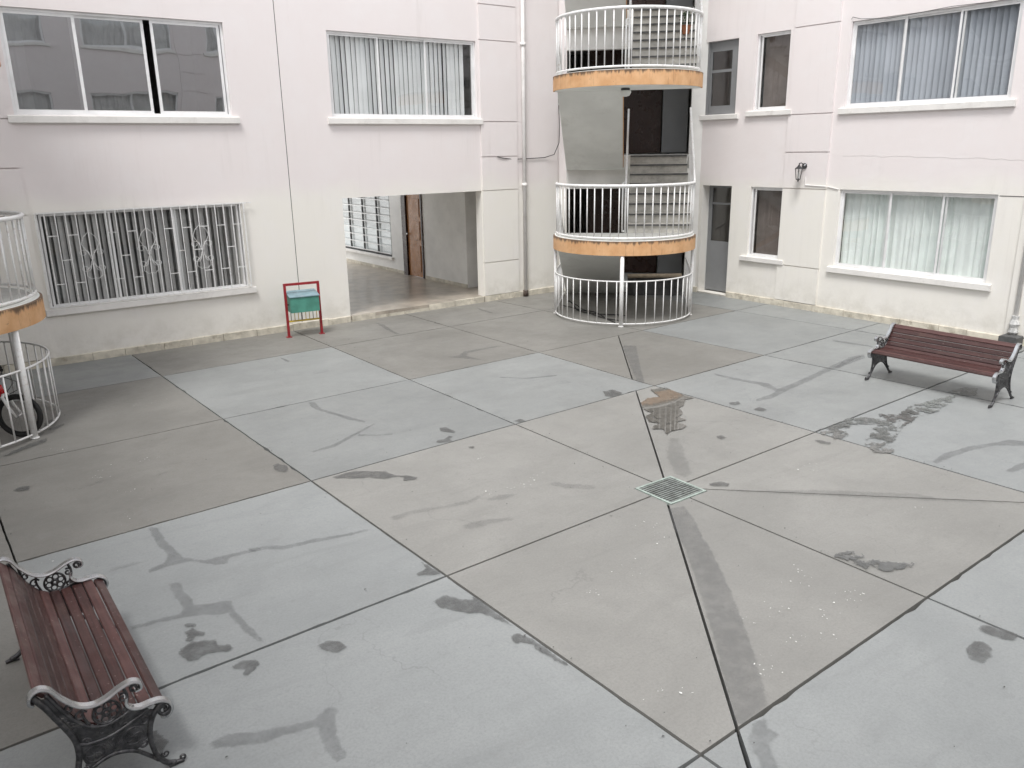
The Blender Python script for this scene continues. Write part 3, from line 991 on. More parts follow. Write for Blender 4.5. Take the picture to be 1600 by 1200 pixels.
# ---- wing A: straight ahead on the left, with the passage
WA = thing('apartment_wing', 'pinkish white apartment wing on the left with an open passage at ground level', 'building', (-S, 0, 0), 0)
ulA, cA, llA, psg = (4.46, 7.52, 3.625, 5.03), (9.26, 12.31, 3.625, 5.03), (4.50, 7.50, 0.865, 2.262), (9.33, 12.36, 0.085, 2.25)
up1A, up2A = (4.46, 7.52, 6.40, 7.80), (9.26, 12.31, 6.40, 7.80)
wall_with_holes(2.1, 8.373, -0.02, TOP, [ulA, llA, up1A]).build('wall', 'wall', WA)
wall_with_holes(8.387, 14.35, -0.02, TOP, [cA, psg, up2A]).build('wall', 'wall', WA)
mb = MB()
mb.box(8.3725, 8.3875, 0.012, T, 0.0, TOP)
mb.build('expansion_joint', 'black', WA)
pilaster(WA, 12.37, 13.26, JZ)
pilaster(WA, 3.40, 4.41, JZ)
plinth(WA, [(2.2, 9.32), (9.34, 12.34), (12.36, 14.25)], 3)
shell(WA, 0, S, 4.4)
window(WA, *ulA, None, ('curtain', [(4.5, 4.75, 'curtain_grey', 2, 0.02, 5)]), sashes=[(4.50, 5.42), (5.34, 6.35), (6.44, 7.47)], glass='mirror_glass', sw=0.042, label='dark sliding window mirroring the facade opposite')
window(WA, *cA, None, ('slats', 9.30, 12.16, 'blind', 0.33), sashes=[(9.30, 10.26), (10.22, 11.25), (11.20, 12.27)], label='window with pale vertical blinds')
window(WA, *llA, None, ('slats', 4.50, 7.42, 'curtain_grey', 0.78), sashes=[(4.54, 5.50), (5.42, 6.47), (6.40, 7.46)], sw=0.030, framew=0.018, label='window with grey curtains behind iron bars')
window(WA, *up1A, [4.5, 5.5, 6.5, 7.48], ('curtain', [(4.5, 7.4, 'curtain', 20, 0.03, 21)]))
window(WA, *up2A, [9.3, 10.3, 11.3, 12.27], ('slats', 9.30, 12.2, 'blind', 0.62))

# iron grille in front of the ground floor window
gr = MB()
ring(gr, 4.47, 7.53, 0.875, 2.275, 0.018, -0.062, -0.044)
gr.box(7.53, 7.66, -0.060, -0.048, 2.255, 2.272)
for x in (4.5, 5.6, 6.7, 7.5):
    gr.box(x - 0.006, x + 0.006, -0.044, 0.03, 0.90, 0.915)
    gr.box(x - 0.006, x + 0.006, -0.044, 0.03, 2.24, 2.255)
grille = gr.build('window_grille', 'white_metal', WA, label='white wrought iron grille with scroll ornaments')
bar_me = MB().box(-0.007, 0.007, -0.060, -0.046, 0.893, 2.257).mesh('bar', 'white_metal')
NB = 22
GX = [4.60 + i * (7.46 - 4.60) / (NB - 1) for i in range(NB)]
for x in GX:
    put('bar', bar_me, grille, (x, 0, 0))
rung_me = MB().box(0.0085, GX[1] - GX[0] - 0.0085, -0.058, -0.048, -0.006, 0.006).mesh('rung', 'white_metal')
for i in range(NB - 1):
    if i in (4, 10, 17):
        continue
    for z in ((1.93, 1.22) if i % 2 == 0 else (1.57,)):
        if i in (5, 9, 11, 16, 18, 3) and z == 1.57:
            continue
        put('rung', rung_me, grille, (GX[i], 0, z))


def spiral(cx, cz, r0, r1, a0, turns, n=18):
    return [(cx + (r0 + (r1 - r0) * i / n) * math.cos(a0 + turns * 2 * PI * i / n), -0.053, cz + (r0 + (r1 - r0) * i / n) * math.sin(a0 + turns * 2 * PI * i / n)) for i in range(n + 1)]


orn = MB()
for sg in (-1, 1):
    orn.tube([(sg * 0.0, -0.053, 0.32), (sg * 0.06, -0.053, 0.24), (sg * 0.085, -0.053, 0.15), (sg * 0.05, -0.053, 0.06), (sg * 0.012, -0.053, -0.02)], 0.0032, 5)
    for cz, r in ((0.02, 0.052), (-0.20, 0.048)):
        pts = [(sg * 0.012, -0.053, cz - 0.09 if cz > 0 else cz + 0.10)] + [(sg * (p[0]), p[1], p[2]) for p in spiral(0.075, cz, r, 0.018, PI * 1.05, (-1.15 if cz > 0 else 1.15))]
        orn.tube(pts, 0.0032, 5)
    orn.tube([(sg * 0.01, -0.053, -0.14), (sg * 0.07, -0.053, -0.24), (sg * 0.075, -0.053, -0.31), (sg * 0.03, -0.053, -0.36), (0, -0.053, -0.34)], 0.0032, 5)
orn.v = [(x * 1.45, y, z * 1.05) for x, y, z in orn.v]
orn_me = orn.mesh('scroll', 'white_metal')
for i in (4, 10, 16):
    put('scroll', orn_me, grille, (GX[i] + 0.002, -0.006, 1.63))

# the passage through wing A, open behind, its unseen parts widened and unroofed to let light in
MB().box(-40, 20, 9.21, 60, -0.03, 0.04).build('street', 'white_plaster', kind='structure')  # unseen pale sheet, added to bounce light into the passage
pm = MB()
pm.box(7.6, 14.2, T + 0.003, 9.6, -0.02, 0.0835)
pm.box(psg[0] + 0.003, psg[1] - 0.003, -0.034, T + 0.002, 0.060, 0.118)
pm.build('passage_floor', 'floor_tile', WA)
pm = MB()
pm.box(7.6, 14.2, T + 0.003, 4.4, 2.72, 2.85)  # unseen; raised and stopped short so daylight reaches the passage
pm.build('passage_ceiling', 'white_plaster', WA)
for bx in ((7.45, 7.6, T + 0.003, 9.0, 0.0, 2.72), (14.2, 14.35, T + 0.003, 1.26, 0.0, 2.72), (12.79, 14.2, 1.26, 1.40, 0.084, 2.72), (12.42, 14.2, T + 0.003, T + 0.10, 0.084, 2.72), (2.0, 14.3, 4.25, 4.40, 2.851, TOP)):
    MB().box(*bx).build('passage_wall', 'white_plaster', WA)
sw_ = MB()
for y0, y1, z0, z1 in ((1.4005, 3.10, 0.084, 2.719), (4.05, 4.70, 0.084, 2.719), (7.85, 9.0, 0.084, 2.719), (3.10, 4.05, 2.14, 2.719), (4.70, 7.85, 0.084, 0.45), (4.70, 7.85, 2.12, 2.719), (4.42, 9.0, 2.7195, 5.6)):
    sw_.box(12.79, 12.95, y0, y1, z0, z1)
sw_.build('passage_side_wall', 'white_plaster', WA)
for bx in ((12.775, 12.79, 1.26, 3.08, 0.084, 0.16), (12.775, 12.79, 4.07, 9.0, 0.084, 0.16), (7.6, 7.615, 0.3, 9.0, 0.084, 0.16)):
    MB().box(*bx).build('skirting', 'plinth', WA)
dm = MB()
dm.box(12.75, 12.93, 3.86, 4.05, 0.084, 2.14)
dm.box(12.76, 12.93, 3.10, 3.16, 0.084, 2.14)
dm.box(12.76, 12.93, 3.16, 3.86, 2.07, 2.14)
door = dm.build('door', 'door_dark', WA, label='brown panelled wooden door with round knob')
dm = MB()
dm.box(12.80, 12.84, 3.165, 3.855, 0.09, 2.065)
for z0, z1 in ((0.22, 0.85), (0.98, 1.42), (1.52, 1.95)):
    ring(dm, 0, 0, 0, 0, 0, 0, 0) if False else None
    dm.box(12.785, 12.80, 3.27, 3.75, z0, z1)
dm.build('leaf', 'door_wood', door)
dm = MB()
dm.lathe([(0.0, 0), (0.026, 0.004), (0.030, 0.02), (0.018, 0.038), (0.012, 0.06)], 10)
k = dm.build('knob', 'chrome', door, smooth=True)
k.rotation_euler = (0, PI / 2, 0)
k.location = (12.725, 3.79, 1.10)
gm = MB()
for y in (4.70, 5.45, 6.25, 7.05, 7.81):
    gm.box(12.80, 12.84, y, y + 0.04, 0.45, 2.12)
gm.box(12.80, 12.84, 4.74, 7.81, 0.45, 0.50)
gm.box(12.80, 12.84, 4.74, 7.81, 2.07, 2.12)
gw = gm.build('passage_window', 'darkgrey', WA, label='barred window inside the passage')
bar2 = MB().box(12.765, 12.785, 4.72, 7.84, -0.009, 0.009).mesh('rail', 'white_metal')
for i in range(9):
    put('rail', bar2, gw, (0, 0, 0.52 + i * 0.19))
gm = MB()
gm.box(12.855, 12.86, 4.74, 7.81, 0.50, 2.07)
gm.build('pane', 'glass', gw)
gm = MB()
gm.box(12.93, 12.94, 4.72, 7.83, 1.12, 2.10)
gm.build('blind', 'curtain_grey', gw)  # grey upper sheet painting what the pane would mirror
MB().box(12.93, 12.94, 4.72, 7.83, 0.46, 1.119).build('screen', 'blind', gw)  # pale lower sheet standing in for the bright outdoors mirrored in the pane
gm = MB()
gm.box(12.73, 12.79, 4.62, 7.93, 0.39, 0.447)
gm.build('sill', 'sill', gw)

# ---- wing B: right
WB = thing('apartment_wing', 'white apartment wing on the right with a wall lantern and two wide curtained windows', 'building', (0, 0, 0), -PI / 2)
w2B, drB = (2.03, 2.87, 3.645, 5.03), (2.15, 2.90, 0.03, 2.255)
n1B, n0B = (3.30, 4.03, 3.675, 5.045), (3.37, 4.10, 0.90, 2.255)
buB, blB = (5.235, 7.93, 3.645, 5.035), (5.30, 7.97, 0.885, 2.26)
upB = [(2.03, 2.87, 6.41, 7.8), (3.30, 4.03, 6.41, 7.8), (5.235, 7.93, 6.41, 7.8)]
more = [(a, b, c, d) for a, b in ((8.95, 11.65), (12.4, 13.1)) for c, d in ((0.9, 2.26), (3.65, 5.03), (6.41, 7.8))]
wall_with_holes(1.95, 14.4, -0.02, TOP, [w2B, drB, n1B, n0B, buB, blB] + upB + more).build('wall', 'wall', WB)
pilaster(WB, 4.12, 5.03, JZ)
pilaster(WB, 8.36, 8.86, [0.12, 2.24, 3.57, 5.06, TOP])
plinth(WB, [(1.98, 2.14), (2.92, 14.3)], 9)
shell(WB, 0, S, 9.0)
window(WB, *buB, None, ('slats', 5.27, 7.90, 'blind_blue', 0.85), sashes=[(5.27, 6.18), (6.12, 7.10), (7.02, 7.89)], label='upper window with bluish vertical blinds')
window(WB, *blB, None, ('curtain', [(5.30, 6.68, 'curtain', 11, 0.055, 31), (6.60, 7.97, 'curtain', 11, 0.055, 32)]), sashes=[(5.335, 6.25), (6.19, 7.19), (7.11, 7.935)], label='ground floor window with white curtains')
for q, nm in ((n1B, 'narrow dark upper window'), (n0B, 'narrow dark ground floor window')):
    window(WB, *q, None, ('curtain', [(q[0] + 0.05, q[1], 'screen', 3, 0.006, 51)]), sashes=[(q[0] + 0.07, q[1] - 0.01)], glass='glass_dark', label=nm, sill=(0.14, 0.10), framew=0.03)
for q in upB[1:] + more:
    window(WB, *q, [q[0] + 0.03, (q[0] + q[1]) / 2, q[1] - 0.03], ('curtain', [(q[0], q[1], 'curtain', max(4, int((q[1] - q[0]) * 6)), 0.03, 40)]))
# small deep window and the doorway beside the stair
for (a, b, c, d) in (w2B, upB[0]):
    mb = MB()
    mb.box(a + 0.002, a + 0.10, 0.03, 0.07, c + 0.002, d - 0.002)
    mb.box(a + 0.10, b - 0.002, 0.07, 0.11, c + 0.002, c + 0.17)
    mb.box(a + 0.10, b - 0.002, 0.07, 0.11, d - 0.19, d - 0.002)
    mb.box(a + 0.10, a + 0.15, 0.07, 0.11, c + 0.17, d - 0.19)
    mb.box(b - 0.19, b - 0.002, 0.07, 0.11, c + 0.17, d - 0.19)
    mb.box(a + 0.15, b - 0.19, 0.07, 0.11, c + 0.80, c + 0.85)
    w = mb.build('window', 'grey_door', WB, label='small grey framed window beside the stair tower')
    for z0, z1 in ((c + 0.17, c + 0.80), (c + 0.85, d - 0.19)):
        MB().box(a + 0.15, b - 0.19, 0.09, 0.095, z0, z1).build('pane', 'glass_dark', w)
    mb = MB()
    mb.rbox(a - 0.03, b + 0.10, -0.055, 0.028, c - 0.10, c - 0.004, 0.008)
    mb.build('sill', 'sill', w)
    MB().box(a, b, 0.9, 0.92, c - 0.2, d + 0.1).build('room', 'room', w)
mb = MB()
mb.box(1.6, 2.15, T + 0.004, 0.62, 0.0, 2.5)
mb.box(2.90, 3.2, T + 0.004, 0.62, 0.0, 2.5)
mb.box(2.15, 2.90, T + 0.004, 0.62, 2.255, 2.5)
mb.build('doorway_lining', 'white_plaster', WB)
MB().box(2.12, 2.93, -0.02, 0.60, -0.02, 0.028).build('threshold', 'step', WB)
mb = MB()
mb.box(2.152, 2.898, 0.22, 0.27, 0.05, 1.10)
mb.box(2.152, 2.24, 0.22, 0.27, 1.10, 2.25)
mb.box(2.76, 2.898, 0.22, 0.27, 1.10, 2.25)
mb.box(2.24, 2.76, 0.22, 0.27, 1.86, 1.90)
mb.box(2.24, 2.76, 0.22, 0.27, 2.20, 2.25)
door = mb.build('door', 'grey_door', WB, label='grey door with a dark glazed upper half')
for z0, z1 in ((1.10, 1.86), (1.90, 2.20)):
    MB().box(2.24, 2.76, 0.24, 0.245, z0, z1).build('pane', 'glass_dark', door)
MB().box(1.8, 3.1, 0.9, 0.95, 0.0, 2.5).build('lobby', 'black', WB)
# conduit from the lantern towards the window
mb = MB()
mb.tube([(4.60, -0.040, 2.46), (4.605, -0.040, 2.33), (4.62, -0.040, 2.318), (5.02, -0.040, 2.305), (5.06, -0.012, 2.30), (5.27, -0.012, 2.262)], 0.009, 6)
mb.build('conduit', 'pvc', WB)
mb = MB()
mb.tube([(5.22, -0.012, 5.07), (5.25, -0.03, 5.10), (5.40, -0.03, 5.055), (5.9, -0.03, 5.0), (6.4, -0.03, 5.02), (6.9, -0.035, 5.045), (7.5, -0.03, 5.03), (7.95, -0.012, 5.05)], 0.005, 5)
mb.build('wire', 'darkgrey', WB)
mb = MB()
mb.box(7.99, 8.355, -0.004, -0.0005, 2.236, 2.245)
mb.build('groove', 'black', WB)

mb = MB()
rr = random.Random(5)
mb.tube([(5.3 + 0.12 * i, -0.0015, 2.83 - 0.0001 * i * i + rr.uniform(-0.014, 0.014)) for i in range(30)], 0.0016, 4)
mb.build('crack', 'crack', WB)

# ---- wings C and D: behind the viewer, seen as reflections and closing the courtyard
for nm, lab, loc, rz, hs in (('apartment_wing', 'apartment wing behind the viewer, seen mirrored in the upper left window', (0, -S, 0), PI, 1),
                             ('apartment_wing', 'apartment wing beyond the left stair tower, seen mirrored in the panes on the right', (-S, -S, 0), PI / 2, 2)):
    Wx = thing(nm, lab, 'building', loc, rz)
    hol = [(a, b, c, d) for a, b in ((3.3, 4.03), (5.24, 7.93), (9.0, 11.7), (12.4, 13.1)) for c, d in ((0.9, 2.26), (3.65, 5.03), (6.41, 7.8))]
    wall_with_holes(2.1, 14.4, -0.02, TOP, hol).build('wall', 'wall', Wx)
    pilaster(Wx, 4.2, 5.1, JZ)
    pilaster(Wx, 11.85, 12.3, JZ)
    shell(Wx, 0, S, 6.0)
    MB().box(2.1, 14.4, -0.03, -0.001, -0.03, 0.115).build('plinth', 'plinth', Wx)
    for a, b, c, d in hol:
        window(Wx, a, b, c, d, [a + 0.03, (a + b) / 2, b - 0.03], ('curtain', [(a, b, 'curtain_grey' if hs == 1 else 'curtain', max(4, int((b - a) * 6)), 0.03, int(a * 7 + c))]), room=False)
        MB().box(a - 0.1, b + 0.1, 0.5, 0.52, c - 0.1, d + 0.1).build('room', 'room', Wx)

# ------------------------------------------------------------------ stairwell corners (chamfered recess behind each tower)
ST = 2.77
F0, L1 = 0.11, 1.50            # hall floor, first curved landing
YC = 2.44                      # depth of the chamfer wall behind the landing centre (local y)


def stair_corner(label, loc, rz):
    c = thing('stairwell_corner', label, 'building', loc, rz)
    mb = MB()
    mb.box(-1.62, -1.27, YC, YC + 0.2, 0, TOP)                  # left jamb
    mb.build('jamb', 'wall', c)
    mb = MB()
    mb.box(1.29, 1.62, YC, YC + 0.2, 0, TOP)                    # right jamb
    mb.build('jamb', 'white_plaster', c)
    m = MB()
    m.box(0.08, 1.24, 1.95, 2.05, 0, 0.40)
    m.build('low_wall', 'darkgrey', c)
    for k in range(3):
        z = F0 + ST * (k + 1)
        m = MB()
        m.box(-1.269, 1.289, YC + 0.005, YC + 0.195, z - 0.68, z - 0.285)
        m.build('beam', 'white_plaster', c)
    m = MB()
    m.box(-1.269, 1.289, YC + 0.006, YC + 0.194, TOP - 0.25, TOP)
    m.build('beam', 'white_plaster', c)
    for k in range(4):
        z = F0 + ST * k
        m = MB()
        m.box(-1.62, 2.2, YC + 0.201, YC + 4.8, z - 0.28, z)
        if k:
            m.box(-1.268, 1.24, YC - 0.29, YC + 0.20, z - 0.28, z)
        else:
            m.box(-1.268, 1.24, YC - 0.10, YC + 0.20, z - 0.11, z)
        m.build('hall_floor', 'soffit', c)
    m = MB()
    m.box(-1.8, -1.62, YC + 0.201, YC + 4.8, 0, TOP)
    m.box(2.2, 2.35, YC + 0.201, YC + 4.8, 0, TOP)
    m.box(-1.8, 2.35, YC + 4.8, YC + 4.95, 0, TOP)
    m.box(1.4, 2.2, YC + 0.201, YC + 0.35, 0, TOP)
    m.build('hall_wall', 'hall', c)
    for k in range(3):
        z = F0 + ST * k
        m = MB()
        m.box(0.76, 1.32, YC + 1.60, YC + 1.66, z + 0.03, z + 2.3)
        m.build('hall_door', 'grey_door', c)
        m = MB()
        m.box(-0.9, 0.74, YC + 1.9, YC + 1.96, z + 0.02, z + 2.3)
        m.build('hall_door', 'door_dark', c, label='dark wooden inner door')
    return c


def stair_tower(label, loc, rz):
    t = thing('stair_tower', label, 'staircase', loc, rz)
    R = 1.285
    for k in range(3):
        zt = L1 + ST * k
        zb = zt - 0.25
        out = [(R * math.cos(a), R * math.sin(a)) for a in [PI + PI * i / 36 for i in range(37)]]
        mb = MB()
        mb.prism(out + [(R, 0.06), (-R, 0.06)], zb + 0.004, zt)
        land = mb.build('landing', 'soffit', t)
        mb = MB()
        n = 48
        ro, ri = R + 0.028, R + 0.001
        for i in range(n + 1):
            a = PI + PI * i / n
            for r, z in ((ro, zb), (ro, zt - 0.012), (ri, zt - 0.006), (ri, zb)):
                mb.v.append((r * math.cos(a), r * math.sin(a), z))
        for i in range(n):
            for q in range(4):
                a, b = i * 4 + q, i * 4 + (q + 1) % 4
                mb.f.append((a, b, b + 4, a + 4))
        mb.build('fascia', 'orange', land)
        inn = [((R - 0.09) * math.cos(a), (R - 0.09) * math.sin(a)) for a in [PI + PI * i / 30 for i in range(31)]]
        MB().prism(inn, zt + 0.001, zt + 0.012).build('floor_finish', 'landing_floor', land)
        # railing round the landing
        rr = R - 0.035
        mb = MB()
        top = [(-rr, 0.10, zt + 0.92)] + arc(0, 0, rr, PI, 2 * PI, 40, zt + 0.92) + [(rr, 0.10, zt + 0.92)]
        mb.tube(top, 0.026, 10)
        rail = mb.build('railing', 'white_metal', t, smooth=True)
        mb = MB()
        mb.tube(arc(0, 0, rr, PI, 2 * PI, 40, zt + 0.045), 0.018, 6)
        mb.build('lower_rail', 'white_metal', rail)
        me = MB().tube([(0, 0, zt + 0.045), (0, 0, zt + 0.905)], 0.0115, 6).mesh('baluster', 'white_metal', True)
        nb = 27
        for i in range(nb + 1):
            a = PI + PI * (i + 0.0) / nb
            put('baluster', me, rail, (rr * math.cos(a), rr * math.sin(a), 0))
    # flights: left one climbs from the hall to the landing, right one from the landing to the next hall
    run, nr = 2.16, 8
    for k in range(3):
        zf, zl = F0 + ST * k, L1 + ST * k
        zn = zf + ST
        yb = YC - 0.295                         # back end of the flights
        if k == 0:
            yb0 = YC - 0.11
        y_f = yb - run + 0.0                    # front end
        # left flight: top at landing (y=0.06), bottom at the hall edge
        h = (zl - zf) / nr
        d = (yb - 0.065) / (nr - 1)
        prof = []
        y, z = yb, zf
        prof.append((yb, zf - 0.27 if k else zf - 0.10))
        prof.append((yb, zf + 0.001))
        for i in range(nr - 1):
            z = zf + h * (i + 1)
            prof.append((yb - d * i, z - 0.03))
            prof.append((yb - d * (i + 1), z - 0.03))
        prof.append((0.065, zl - 0.25))
        mb = MB()
        mb.sprism(prof[::-1], -1.245, -0.075)
        mb.build('flight_slab', 'soffit', t)
        mb = MB()
        mb.sprism([(yb - 0.01, zf - 0.24 if k else zf), (yb - 0.01, zf + 0.02), (0.07, zl - 0.03), (0.07, zl - 0.22)], -0.073, -0.060)
        mb.build('flight_edge', 'orange', t)
        for i in range(nr - 1):
            z = zf + h * (i + 1)
            mb = MB()
            mb.box(-1.243, -0.077, yb - d * (i + 1), yb - d * i + 0.02, z - 0.0295, z)
            mb.build('step', 'step', t)
        # right flight
        h = (zn - zl) / nr
        prof = [(0.065, zl - 0.25), (0.065, zl + 0.0)]
        for i in range(nr - 1):
            z = zl + h * (i + 1)
            prof.append((0.065 + d * i, z - 0.04))
            prof.append((0.065 + d * (i + 1), z - 0.04))
        prof.append((yb, zn - 0.27))
        mb = MB()
        mb.sprism(prof, 0.075, 1.225)
        mb.build('flight_slab', 'soffit', t)
        for i in range(nr):
            z = zl + h * (i + 1)
            mb = MB()
            mb.box(0.077, 1.223, 0.065 + d * i - 0.035, 0.065 + d * (i + 1) - 0.001, z - 0.0395, z)
            mb.box(0.077, 1.223, 0.065 + d * i - 0.008, 0.065 + d * i - 0.0002, z - h + 0.001, z - 0.040)
            so = mb.build('step', 'step', t)
            yy = 0.065 + d * i
            MB().box(0.078, 1.222, yy - 0.0405, yy - 0.0355, z - 0.036, z - 0.006).build('nosing', 'darkgrey', so)  # dark strip painting the shadow line below the tread edge
        # hand rails beside the right flight and its newel posts
        y0, y1 = 0.02, yb + 0.05
        za, zc = zl + 0.92, zn + 0.90
        for x in (0.02, 1.262):
            mb = MB()
            mb.tube([(x, 0.0, za - 0.04), (x, y0 + 0.12, za + 0.02), (x, y1, zc), (x, y1 + 0.02, zn + 0.03)], 0.021, 8)
            if x < 1:
                mb.tube([(x, 0.03, zl), (x, 0.03, za + 0.04)], 0.021, 8)
                mb.tube([(x - 0.055, 0.0, zl + 0.04), (x - 0.055, 0.0, za - 0.01), (x, 0.06, za + 0.02)], 0.016, 8)
                mb.tube([(x - 0.055, 0.0, zl + 0.04), (x, 0.03, zl + 0.04)], 0.016, 6)
            hr = mb.build('handrail', 'white_metal', t, smooth=True)
            if x > 1:
                for i in range(11):
                    f = (i + 0.7) / 11
                    yy = 0.1 + (y1 - 0.1) * f
                    zz = zl + (zn - zl) * max(0, (yy - 0.065) / (yb - 0.065))
                    zt2 = za + 0.02 + (zc - za - 0.02) * ((yy - y0 - 0.12) / (y1 - y0 - 0.12))
                    MB().tube([(x, yy, zz - 0.05), (x, yy, zt2 - 0.015)], 0.009, 5).build('baluster', 'white_metal', hr)
        # outer hand rail of the left flight
        mb = MB()
        mb.tube([(-1.262, 0.0, zl + 0.90), (-1.262, 0.12, zl + 0.86), (-1.262, yb - 0.05, zf + 0.92), (-1.262, yb, zf + 0.80), (-1.262, yb, zf + 0.02)], 0.019, 8)
        hr = mb.build('handrail', 'white_metal', t, smooth=True)
        for i in range(11):
            yy = 0.12 + (yb - 0.2) * (i + 0.5) / 11
            zz = zf + (zl - zf) * (1 - (yy - 0.065) / (yb - 0.065))
            zt2 = zl + 0.86 + (zf + 0.92 - zl - 0.86) * (yy - 0.12) / (yb - 0.17)
            MB().tube([(-1.262, yy, zz - 0.12), (-1.262, yy, zt2)], 0.009, 5).build('baluster', 'white_metal', hr)
    # posts under the first landing and the low cage between them
    for a, r in ((-PI / 2, 0.036), (-PI + 0.10, 0.030), (-0.10, 0.030)):
        mb = MB()
        x, y = (R - 0.015) * math.cos(a), (R - 0.015) * math.sin(a)
        mb.tube([(x, y, 0.001), (x, y, L1 - 0.252)], r, 12)
        mb.tube([(x, y, 0.001), (x, y, 0.012)], r + 0.012, 12)
        mb.build('post', 'white_metal', t, smooth=True)
    rr = R - 0.015
    mb = MB()
    full = [(-rr, 1.9, 0.80)] + arc(0, 0, rr, PI, 2 * PI, 40, 0.80) + [(rr, 1.9, 0.80)]
    mb.tube(full, 0.013, 6)
    cage = mb.build('cage_rail', 'white_metal', t, smooth=True)
    mb = MB()
    mb.tube([(p[0], p[1], 0.05) for p in full], 0.012, 6)
    mb.build('lower_rail', 'white_metal', cage)
    me = MB().tube([(0, 0, 0.05), (0, 0, 0.80)], 0.010, 6).mesh('cage_bar', 'white_metal', True)
    for i in range(24):
        a = PI + PI * i / 23
        if abs(a - 1.5 * PI) < 0.05:
            continue
        put('cage_bar', me, cage, (rr * math.cos(a), rr * math.sin(a), 0))
    for sx in (-1, 1):
        for i in range(9):
            put('cage_bar', me, cage, (sx * rr, 0.19 + 0.19 * i, 0))
    # floor slab under the stair and rough back step
    return t


CR = (-2.807, -2.708)          # landing centres
CLf = (-13.70, -2.66)
stair_corner('recessed white stairwell behind the right stair tower, between the two wings', (*CR, 0), -PI / 4)
cl = stair_corner('recessed stairwell at the left corner, behind the stair tower cut by the picture edge', (-S + 3.898 * 0.7071 - 0.0495, -3.898 * 0.7071 - 0.0495, 0), PI / 4)
stair_tower('round stair tower in the middle with orange landing edges and white balusters', (*CR, 0), -PI / 4)
stair_tower('round stair tower at the left edge with the bicycle in its cage', (*CLf, 0), PI / 4)
# filler between wing ends and the other two corners
for (x, y, rz) in ((0, -S, -3 * PI / 4), (-S, -S, 3 * PI / 4)):
    c = thing('corner_wall', 'chamfered corner wall behind the viewer on the %s' % ('right' if x == 0 else 'left'), 'wall', (x, y, 0), rz)
    MB().box(-1.8, 1.8, -1.4, -1.2, 0, TOP).build('wall', 'wall', c)

def in_tower(c, rz, x, y, z):
    return (c[0] + x * math.cos(rz) - y * math.sin(rz), c[1] + x * math.sin(rz) + y * math.cos(rz), z)


# round ceiling lamp under the second landing
t = thing('ceiling_lamp', 'small white dome lamp under the upper landing of the middle stair tower', 'lamp', in_tower(CR, -PI / 4, -0.02, -0.55, L1 + ST - 0.25))
MB().lathe([(0.075, -0.001), (0.078, -0.03), (0.06, -0.035)], 16).build('base', 'darkgrey', t, smooth=True)
MB().lathe([(0.060, -0.036), (0.098, -0.042), (0.10, -0.075), (0.07, -0.125), (0.02, -0.14)], 18).build('shade', 'lamp_glass', t, smooth=True)

# things stored in the cage of the middle tower
t = thing('beige_pipe', 'beige pipe lying across behind the cage bars of the middle stair tower', 'pipe', in_tower(CR, -PI / 4, 0, 0, 0), -PI / 4)
mb = MB()
mb.tube([(0.08, 1.86, 0.42), (1.20, 1.86, 0.44)], 0.045, 10)
mb.build('pipe', 'pipe_beige', t, smooth=True)
mb = MB()
for x in (0.2, 1.0):
    mb.box(x, x + 0.05, 1.83, 1.90, 0, 0.38)
mb.build('support', 'darkgrey', t)
mb = MB()
rr = random.Random(4)
for k in range(3):
    pts = []
    for i in range(30):
        f = i / 29
        pts.append((-1.15 + 1.15 * f + 0.1 * math.sin(5 * f + k), -0.1 - 0.7 * f * f + 0.25 * math.sin(4 * f + k * 1.3) + 0.2 * k, 0.016 + 0.55 * max(0, 0.25 - f) ** 1.0))
    mb.tube(pts, 0.010, 6)
o = mb.build('garden_hose', 'cable', None, smooth=True)
tag(o, 'thin black hoses trailing on the ground inside the cage of the middle tower', 'hose')
o.location = (*CR, 0)
o.rotation_euler = (0, 0, -PI / 4)
rr = random.Random(9)
t = thing('potted_plant', 'small leafy potted plant on the topmost visible stairs of the middle tower', 'plant', in_tower(CR, -PI / 4, 1.05, 1.2, 5.05))
MB().lathe([(0.06, 0), (0.09, 0.14), (0.10, 0.15)], 12).build('pot', 'terracotta', t)
mb = MB()
for i in range(90):
    a, r, z = rr.uniform(0, 6.28), rr.uniform(0, 0.17), 0.15 + rr.uniform(0, 0.30)
    p = Vector((r * math.cos(a), r * math.sin(a), z))
    u = Vector((rr.gauss(0, 1), rr.gauss(0, 1), rr.gauss(0, 0.6))).normalized() * 0.03
    v = u.cross(Vector((rr.gauss(0, 1), rr.gauss(0, 1), rr.gauss(0, 1)))).normalized() * 0.014
    mb.quad(p - u, p + v, p + u, p - v)
mb.build('leaves', 'leaf', t, kind='stuff')

# cable from the wall to the stair, downpipes, meter box
mb = MB()
mb.tube([(12.74 - S, -0.045, 2.90), (12.9 - S, -0.045, 2.87), (13.15 - S, -0.02, 2.845), (13.6 - S, -0.02, 2.85), (13.97 - S, -0.02, 2.862), (14.2 - S, -0.06, 2.92), (14.30 - S, -0.10, 3.15), (14.30 - S, -0.12, 3.5), (14.24 - S, -0.16, 3.9), (14.2 - S, -0.2, 4.2)], 0.008, 6)
o = tag(mb.build('cable', 'cable', None, smooth=True), 'black cable sagging along the wall to the middle stair tower', 'cable')
t = thing('downpipe', 'white rainwater pipe between the pilaster and the middle stair tower', 'pipe', (-3.09, -0.055, 0))
MB().tube([(0, 0, 0.12), (0, 0, TOP)], 0.040, 12).build('pipe', 'pvc', t, smooth=True)
MB().tube([(0, 0, 0.0), (0, 0, 0.13)], 0.058, 12).build('shoe', 'rust', t, smooth=True)
mb = MB()
for z in (2.30, 5.0, 7.2):
    mb.tube([(0, 0, z), (0, 0, z + 0.06)], 0.055, 12)
mb.build('collar', 'pvc', t, smooth=True)
